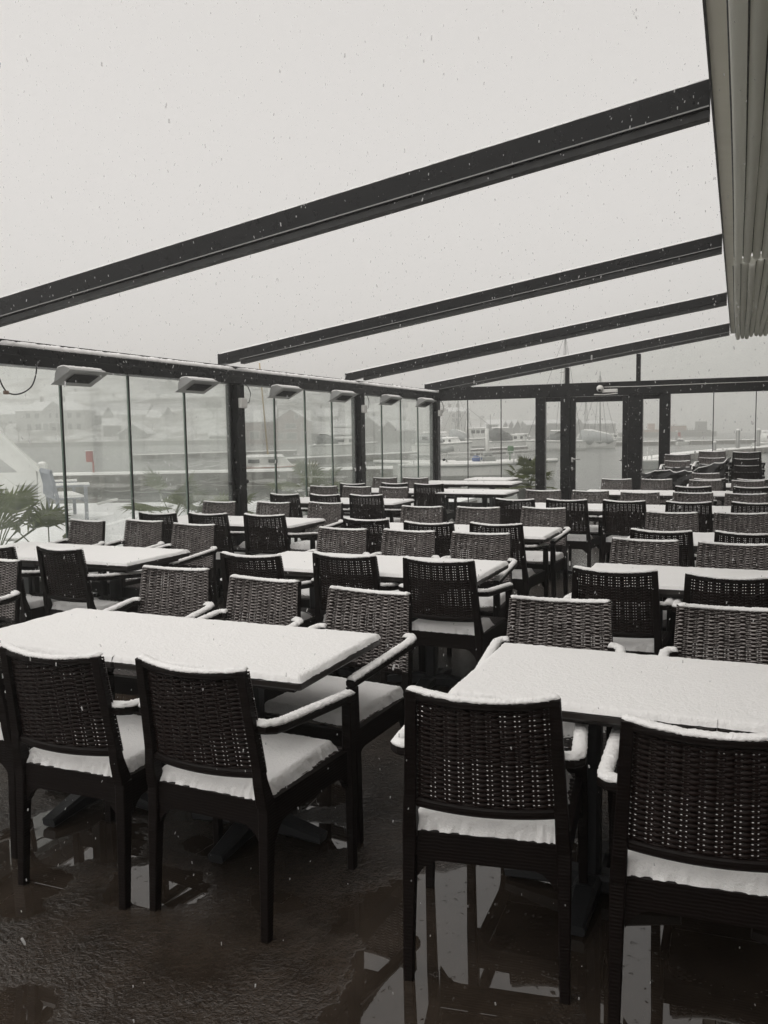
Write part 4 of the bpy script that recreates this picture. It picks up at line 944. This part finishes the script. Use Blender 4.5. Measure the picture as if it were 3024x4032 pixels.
# ------------------------------------------------------------------ boats
def hull_mesh(L, B, Hh, bow=.35, draft=.25, stern=.75, sheer=.28):
    """hull along +X (bow at +L/2), waterline z=0"""
    mb = MB(); rings = []; N = 16
    for i in range(N+1):
        s_ = i/N; x = -L/2 + L*s_; k = 1 if s_ < .45 else max(.02, 1-((s_-.45)/.55)**2.1)
        k *= stern + (1-stern)*min(1, s_/.3); hw = B/2*k; zt = Hh*(1+sheer*max(0, s_-.3)**1.6); xx = x + bow*max(0, s_-.75)*0
        flare = .95 if s_ < .6 else .95-.5*(s_-.6)
        rk = bow*(s_**6)
        rings.append([(x,0,-draft),(x+rk*.3,hw*flare*.8,-draft*.5),(x+rk*.5,hw*flare,zt*.25),(x+rk*.8,hw*.97,zt*.7),(x+rk,hw,zt),(x+rk,0,zt+.02),(x+rk,-hw,zt),(x+rk*.8,-hw*.97,zt*.7),(x+rk*.5,-hw*flare,zt*.25),(x+rk*.3,-hw*flare*.8,-draft*.5)])
    mb.loft(rings, True, True, False); return mb
def boat(label, px, d, rot, L, B, Hh, hullm=None, group='moored boats', **k):
    p = at(px, 1700, d); t = thing('moored_boat', label, 'boat', (p.x, p.y, -.6), YAW+math.radians(rot), group)
    hb_ = hull_mesh(L, B, Hh).build('hull', hullm or M_HULLW, t)
    mb = MB(); pts = []
    for i in range(15):
        s_ = i/14; kk = 1 if s_ < .45 else max(.02, 1-((s_-.45)/.55)**2.1); kk *= .75+.25*min(1, s_/.3); pts.append((-L/2+L*s_+.35*s_**6, B/2*kk+.02, Hh*(1+.28*max(0, s_-.3)**1.6)-.08))
    mb.tube(pts, .035, 6); mb.tube([(x,-y,z) for x, y, z in pts], .035, 6); mb.build('rub_rail', M_HULLG, t)
    m_ = MB()
    m_.loft([[(x,-max(.01,(y-.12)),z+.06),(x,max(.01,(y-.12)),z+.06),(x,max(.005,(y-.18)),z+.16),(x,-max(.005,(y-.18)),z+.16)] for x, y, z in pts[1:]]); m_.disp(.03, 1.5); m_.build('snow', M_SNOW, t)
    if 'cabin' in k:
        x0, x1, w_, h_ = k['cabin']; z0 = Hh+.08
        mb = MB(); mb.loft([[(x0,-w_/2,z0),(x1,-w_/2*.8,z0),(x1,w_/2*.8,z0),(x0,w_/2,z0)], [(x0+.05,-w_/2*.92,z0+h_),(x1-h_*.9,-w_/2*.7,z0+h_),(x1-h_*.9,w_/2*.7,z0+h_),(x0+.05,w_/2*.92,z0+h_)]]); cb = mb.build('cabin', M_HULLW, t)
        mb = MB()
        for sg in (-1, 1):
            for a, b in ((.10,.44),(.52,.82)):
                xa, xb = x0+(x1-x0)*a, x0+(x1-x0)*b; mb.box((xa,sg*(w_/2*.97)-.02,z0+h_*.3),(xb-.25,sg*(w_/2*.97)+.02,z0+h_*.75), .02)
        mb.build('window', M_BOATGLASS, cb)
        m_ = snow_slab((x1-x0)*.8, w_*.85, .12, .15, 3, .03); m_.xf(Matrix.Translation(((x0+x1)/2-.15,0,z0+h_))); m_.build('snow', M_SNOW, cb)
    if 'canopy' in k:
        x0, x1, w_, h_ = k['canopy']; z0 = Hh+.1; rings = []
        for i in range(9):
            s_ = i/8; x = x0+(x1-x0)*s_; hh = h_*(.62+.38*math.sin(PI*min(1, s_*1.15+.12)))*(1 if s_ < .9 else .6); r_ = []
            for j in range(9):
                a = PI*j/8; r_.append((x, math.cos(a)*w_/2*(1 if j not in (0,8) else 1.02), z0+abs(math.sin(a))**.5*hh))
            rings.append(r_)
        mb = MB(); mb.loft(rings, True, True, True); mb.disp(.05, 1.7); cn = mb.build('canopy', k.get('canm', M_BOATCANVAS), t)
        mb = MB()
        for sg in (-1, 1):
            for a, b in ((.2,.45),(.52,.78)): mb.box((x0+(x1-x0)*a,sg*w_/2*1.0-.05,z0+h_*.3),(x0+(x1-x0)*b,sg*w_/2*1.0+.06,z0+h_*.62), .03)
        mb.build('clear_window', M_BOATGLASS, cn)
        m_ = snow_slab((x1-x0)*.8, w_*.6, .1, .15, 5, .04); m_.xf(Matrix.Translation(((x0+x1)/2,0,z0+h_*.98))); m_.build('snow', M_SNOW, cn)
    if 'wheelhouse' in k:
        x0, x1, w_, h_ = k['wheelhouse']; z0 = Hh+.05
        mb = MB(); mb.box((x0,-w_/2,z0),(x1,w_/2,z0+h_), .05); wh = mb.build('wheelhouse', M_HULLW, t)
        mb = MB()
        for a in (.08,.38,.68): mb.box((x0+(x1-x0)*a,-w_/2-.02,z0+h_*.5),(x0+(x1-x0)*(a+.24),w_/2+.02,z0+h_*.82), .03)
        mb.build('window', M_BOATGLASS, wh)
        m_ = snow_slab(x1-x0+.2, w_+.2, .12, .15, 6, .03); m_.xf(Matrix.Translation(((x0+x1)/2,0,z0+h_))); m_.build('snow', M_SNOW, wh)
    if 'rail' in k:
        x0, x1, zz = k['rail']; mb = MB()
        for sg in (-1, 1):
            f_ = lambda x: B/2*(.8 if x < L*.25 else .8*(1-max(0,(x-L*.25)/(L*.3))**2*.8))
            P = [(x0+(x1-x0)*i/8, sg*f_(x0+(x1-x0)*i/8), Hh+zz+.15*(i/8)) for i in range(9)]; mb.tube(P, .025, 6); mb.tube([(a,b,c-zz*.45) for a,b,c in P], .018, 6)
            for a, b, c in P[::2]: mb.tube([(a,b,Hh),(a,b,c)], .02, 6)
        mb.build('guard_rail', M_STEEL, t)
    if 'mast' in k:
        x, hm, r_, mm, tilt = k['mast']; mb = MB(); top = V3((x+tilt, k.get('tilty', 0), Hh+hm)); mb.tube([(x,0,Hh), top], [r_, r_*.7], 8); ms = mb.build('mast', mm, t)
        if k.get('stays', True):
            mb = MB()
            for q in ((L/2+.2,0,Hh+.3),(-L/2+.1,0,Hh+.2),(x-.4,B/2,Hh),(x-.4,-B/2,Hh),(x+.5,B/2*.9,Hh),(x+.5,-B/2*.9,Hh)): mb.tube([q, V3((x,0,Hh)).lerp(top,.96)], .02 if d > 60 else .012, 4)
            mb.tube([(x,-.9,Hh+hm*.62),(x,.9,Hh+hm*.62)], .03, 5)
            mb.build('rigging', M_GASKET, ms)
    if 'boomcover' in k:
        x0, x1, h_ = k['boomcover']; rings = []
        for i in range(13):
            s_ = i/12; x = x0+(x1-x0)*s_; zt = Hh+h_*(1-.35*s_)*(1-.3*abs(s_-.35)); hw = B/2*(1.02 if s_ < .6 else 1.02-.6*(s_-.6)); sc_ = .28*math.sin(s_*PI*3)**2
            rings.append([(x,-hw,Hh-.10-sc_),(x,-hw*.85,Hh+(zt-Hh)*.45),(x,-hw*.35,zt-.15),(x,0,zt),(x,hw*.35,zt-.15),(x,hw*.85,Hh+(zt-Hh)*.45),(x,hw,Hh-.10-sc_)])
        mb = MB(); mb.loft(rings, True, True, True); mb.disp(.12, 1.3); tc_ = mb.build('tarpaulin_cover', M_BOATTARP, t)
        mb = MB(); mb.loft([[(r[2][0],r[2][1]*.8,r[2][2]+.06),(r[3][0],0,r[3][2]+.1),(r[4][0],r[4][1]*.8,r[4][2]+.06),(r[3][0],0,r[3][2]-.05)] for r in rings[1:-1]]); mb.disp(.08, 1.6); mb.build('snow', M_SNOW, tc_)
    if 'motor' in k:
        mb = MB(); mb.box((-L/2-.45,-.2,Hh-.1),(-L/2-.05,.2,Hh+.45), .08); mb.box((-L/2-.32,-.08,-.3),(-L/2-.15,.08,Hh-.08), .03); mb.build('outboard_motor', M_HULLG, t)
    return t
boat('small cabin boat with salmon hull moored behind the stone pier, beside the first post', 1075, 43, 6, 3.7, 1.5, .55, M_HULLP, cabin=(-1.5,.9,1.2,.42), mast=(-.25,5.2,.045,M_TIMBERMAST,-.33), stays=False)
boat('grey white motor cruiser with raised windscreen behind the second post', 1345, 80, 8, 6.2, 2.3, 1.15, cabin=(-.8,1.9,1.7,.55), canopy=(-2.4,-.4,1.9,.95), canm=M_BOATGLASS, rail=(.8,3.0,.5))
boat('white open boat whose pointed bow shows left of the corner post', 1655, 44, 180, 4.2, 1.5, .62)
b_ = boat('long white open day boat with rails and blue sack beyond the end glazing', 1868, 39.5, 2, 7.1, 2.2, .70, rail=(-2.9,3.2,.42))
mb = MB(); mb.sphere((.05,-.35,.90), .20, 12, 8, (1.2,.9,.75)); mb.disp(.06, 4); mb.build('blue_sack', M_BLUE, b_)
mb = MB(); mb.box((.35,-.35,.72),(.95,.35,1.02), .05); mb.box((.42,-.3,1.02),(.8,.3,1.25), .05); cn_ = mb.build('console', M_HULLG, b_)
mb = MB(); mb.tube([(.6,-.2,.7),(.55,-.2,2.3)], [.10,.08], 8); mb.build('post', M_WHITE, b_)
mb = MB(); mb.tube([(1.6,-.3,.7),(1.6,-.3,1.2)], .03, 6); mb.box((1.5,-.45,1.15),(1.76,-.2,1.48), .04); mb.build('green_crate', M_GREEN, b_)
mb = MB(); mb.tube([(-1.35,-.2,.7),(-1.3,-.2,1.25)], .03, 6); mb.tube([(-1.62,-.2,1.3),(-1.0,-.2,1.38)], .14, 10); mb.build('winch', M_HULLG, b_)
mb = MB(); mb.tube([(2.9,0,.8),(3.0,0,1.1),(3.12,0,1.6)], .04, 6); mb.build('anchor_arm', M_HULLG, b_)
boat('cabin cruiser with pale canopy moored beside the corner post', 1738, 74, -28, 5.0, 2.2, 1.15, canopy=(-1.9,.5,1.9,.9), canm=M_BOATTARP, cabin=(.2,1.7,1.5,.4), motor=1)
boat('white work boat with wheelhouse and short mast in the middle distance', 1872, 112, 6, 7.0, 2.6, 1.25, wheelhouse=(-.9,1.2,1.8,1.3), mast=(-1.0,4.2,.07,M_ALU,.0), rail=(1.0,3.2,.5), boomcover=(-3.3,-1.2,1.4))
boat('motor cruiser with large grey canopy and side windows behind the floating pier', 2010, 103, 6, 6.0, 2.4, .95, canopy=(-2.5,.0,2.1,1.55), cabin=(.0,1.9,1.7,.7), rail=(1.2,2.9,.35))
boat('small white cabin boat far behind the canopied cruiser', 2058, 152, 3, 4.0, 1.8, .6, wheelhouse=(-1.2,.8,1.5,1.0))
boat('sailing boat with canopy whose tall mast rises beside the door post', 2188, 92, 200, 6.6, 2.3, 1.0, canopy=(-1.6,.6,1.9,1.05), mast=(-1.05,12.0,.075,M_ALU,-.1), rail=(1.3,3.0,.5))
boat('sailing boat wrapped in snowy grey tarpaulin in the middle of the door pane', 2352, 101, 10, 4.3, 2.0, .85, boomcover=(-2.0,1.7,1.5), mast=(.35,8.2,.07,M_ALU,-.05))
boat('low white sailing boat with bare mast far behind the work boat', 1800, 136, 12, 6.0, 2.0, .8, cabin=(-1.2,1.4,1.4,.45), mast=(.2,7.5,.06,M_ALU,0), boomcover=(-2.4,-.2,.7))
boat('white cabin boat with dark windows moored left of the canopied cruiser', 1942, 124, -6, 5.0, 1.9, .9, cabin=(-1.4,1.2,1.5,.75), mast=(-.4,3.8,.05,M_ALU,0), stays=False)
boat('distant sailing boat with thin mast seen through the door pane left of the tarpaulin boat', 2302, 150, -8, 6.0, 2.0, .8, cabin=(-1.2,1.4,1.4,.5), mast=(.2,8.0,.06,M_ALU,0))
boat('distant low cabin boat right of the tarpaulin boat in the door pane', 2412, 146, 6, 4.6, 1.8, .7, cabin=(-1.2,1.2,1.4,.6))
boat('tiny dinghy lying by the red cabinet on the right breakwater', 2687, 114, 10, 1.6, .8, .35, canopy=(-.7,.2,.6,.3))
boat('red and white motorboat with curved canopy at the right picture edge', 3045, 78, 4, 3.4, 1.6, .75, canopy=(-1.2,.4,1.3,.95), canm=M_HULLW)
p = at(2563, 1700, 46.0); t = thing('pontoon', 'small snowy pontoon with thin rail posts beyond the right side pane', 'pontoon', (p.x, p.y, -.6), YAW)
mb = MB(); mb.box((-.6,0,-.2),(.9,1.6,.42), .03); mb.build('float', M_HULLG, t)
mb = MB(); mb.box((-.6,0,.425),(.9,1.6,.50), .03); mb.build('snow', M_SNOW, t)
mb = MB(); mb.tube([(-.2,.05,-.3),(-.15,.05,1.2)], .02, 6); mb.tube([(.1,.1,.4),(.1,.1,1.1)], .02, 6); mb.tube([(-.6,.03,.2),(.3,.03,.15)], .02, 6); mb.build('rail_post', M_STEEL, t)
# plank lying on the quay edge left
a = at(385, 1984, 19.0); b = at(460, 1966, 19.4)
mb = MB(); mb.bar([(0,0,0), b-a], .07, .05); o = mb.build('mooring_pole', M_WHITE); o.location = a; tag(o, 'snow covered pole sticking up at the quay edge right of the garden bench', 'pole')

# ------------------------------------------------------------------ falling snow
mb = MB(); r = random.Random(11); n_ = 0
while n_ < 14000:
    d = 1.6 + 15.5*r.random()**.6; px = r.uniform(-150, 3170); py = r.uniform(-150, 4050)
    p = at(px, py, d)
    if p.z < .05 or p.z > 9: continue
    if p.x < XW+.2 and p.z < 2.5: 
        if r.random() < .5: continue
    if p.x > -.15 and p.z > 2.9: continue
    n_ += 1
    s_ = r.uniform(.0012, .0029)*(1 if d > 4 else .72)*(1.8 if r.random() < .03 else 1); e_ = r.uniform(1.6, 4.5)
    q = Matrix.Rotation(r.uniform(-.35,.35), 3, 'X') @ Matrix.Rotation(r.uniform(-.35,.35), 3, 'Y')
    ln = s_*e_*.55; vs = []
    for zz, k_ in ((-ln, 1), (ln, 1)):
        for c_ in range(4): vs.append((math.cos(c_*PI/2)*s_*r.uniform(.7,1.1), math.sin(c_*PI/2)*s_*r.uniform(.7,1.1), zz*r.uniform(.8,1.2)))
    vs += [(0,0,-ln-s_*.6),(0,0,ln+s_*.6)]
    mb.add([p + q @ V3(v) for v in vs], [(i,(i+1)%4,4+(i+1)%4,4+i) for i in range(4)]+[(8,(i+1)%4,i) for i in range(4)]+[(9,4+i,4+(i+1)%4) for i in range(4)], True)
t = NT('snowflake'); d_ = t.new('ShaderNodeBsdfDiffuse'); d_.inputs[0].default_value = (.92,.92,.92,1); q_ = t.new('ShaderNodeBsdfTranslucent'); q_.inputs[0].default_value = (.95,.95,.95,1)
mx = t.new('ShaderNodeMixShader'); mx.inputs[0].default_value = .7; t.link(d_.outputs[0], mx.inputs[1]); t.link(q_.outputs[0], mx.inputs[2]); tp_2 = t.new('ShaderNodeBsdfTransparent'); mx2 = t.new('ShaderNodeMixShader'); mx2.inputs[0].default_value = .55; t.link(mx.outputs[0], mx2.inputs[1]); t.link(tp_2.outputs[0], mx2.inputs[2]); t.link(mx2.outputs[0], t.out.inputs['Surface']); M_FLAKE = t.m
fl = mb.build('falling_snow', M_FLAKE); fl['kind'] = 'stuff'
bpy.context.view_layer.update()
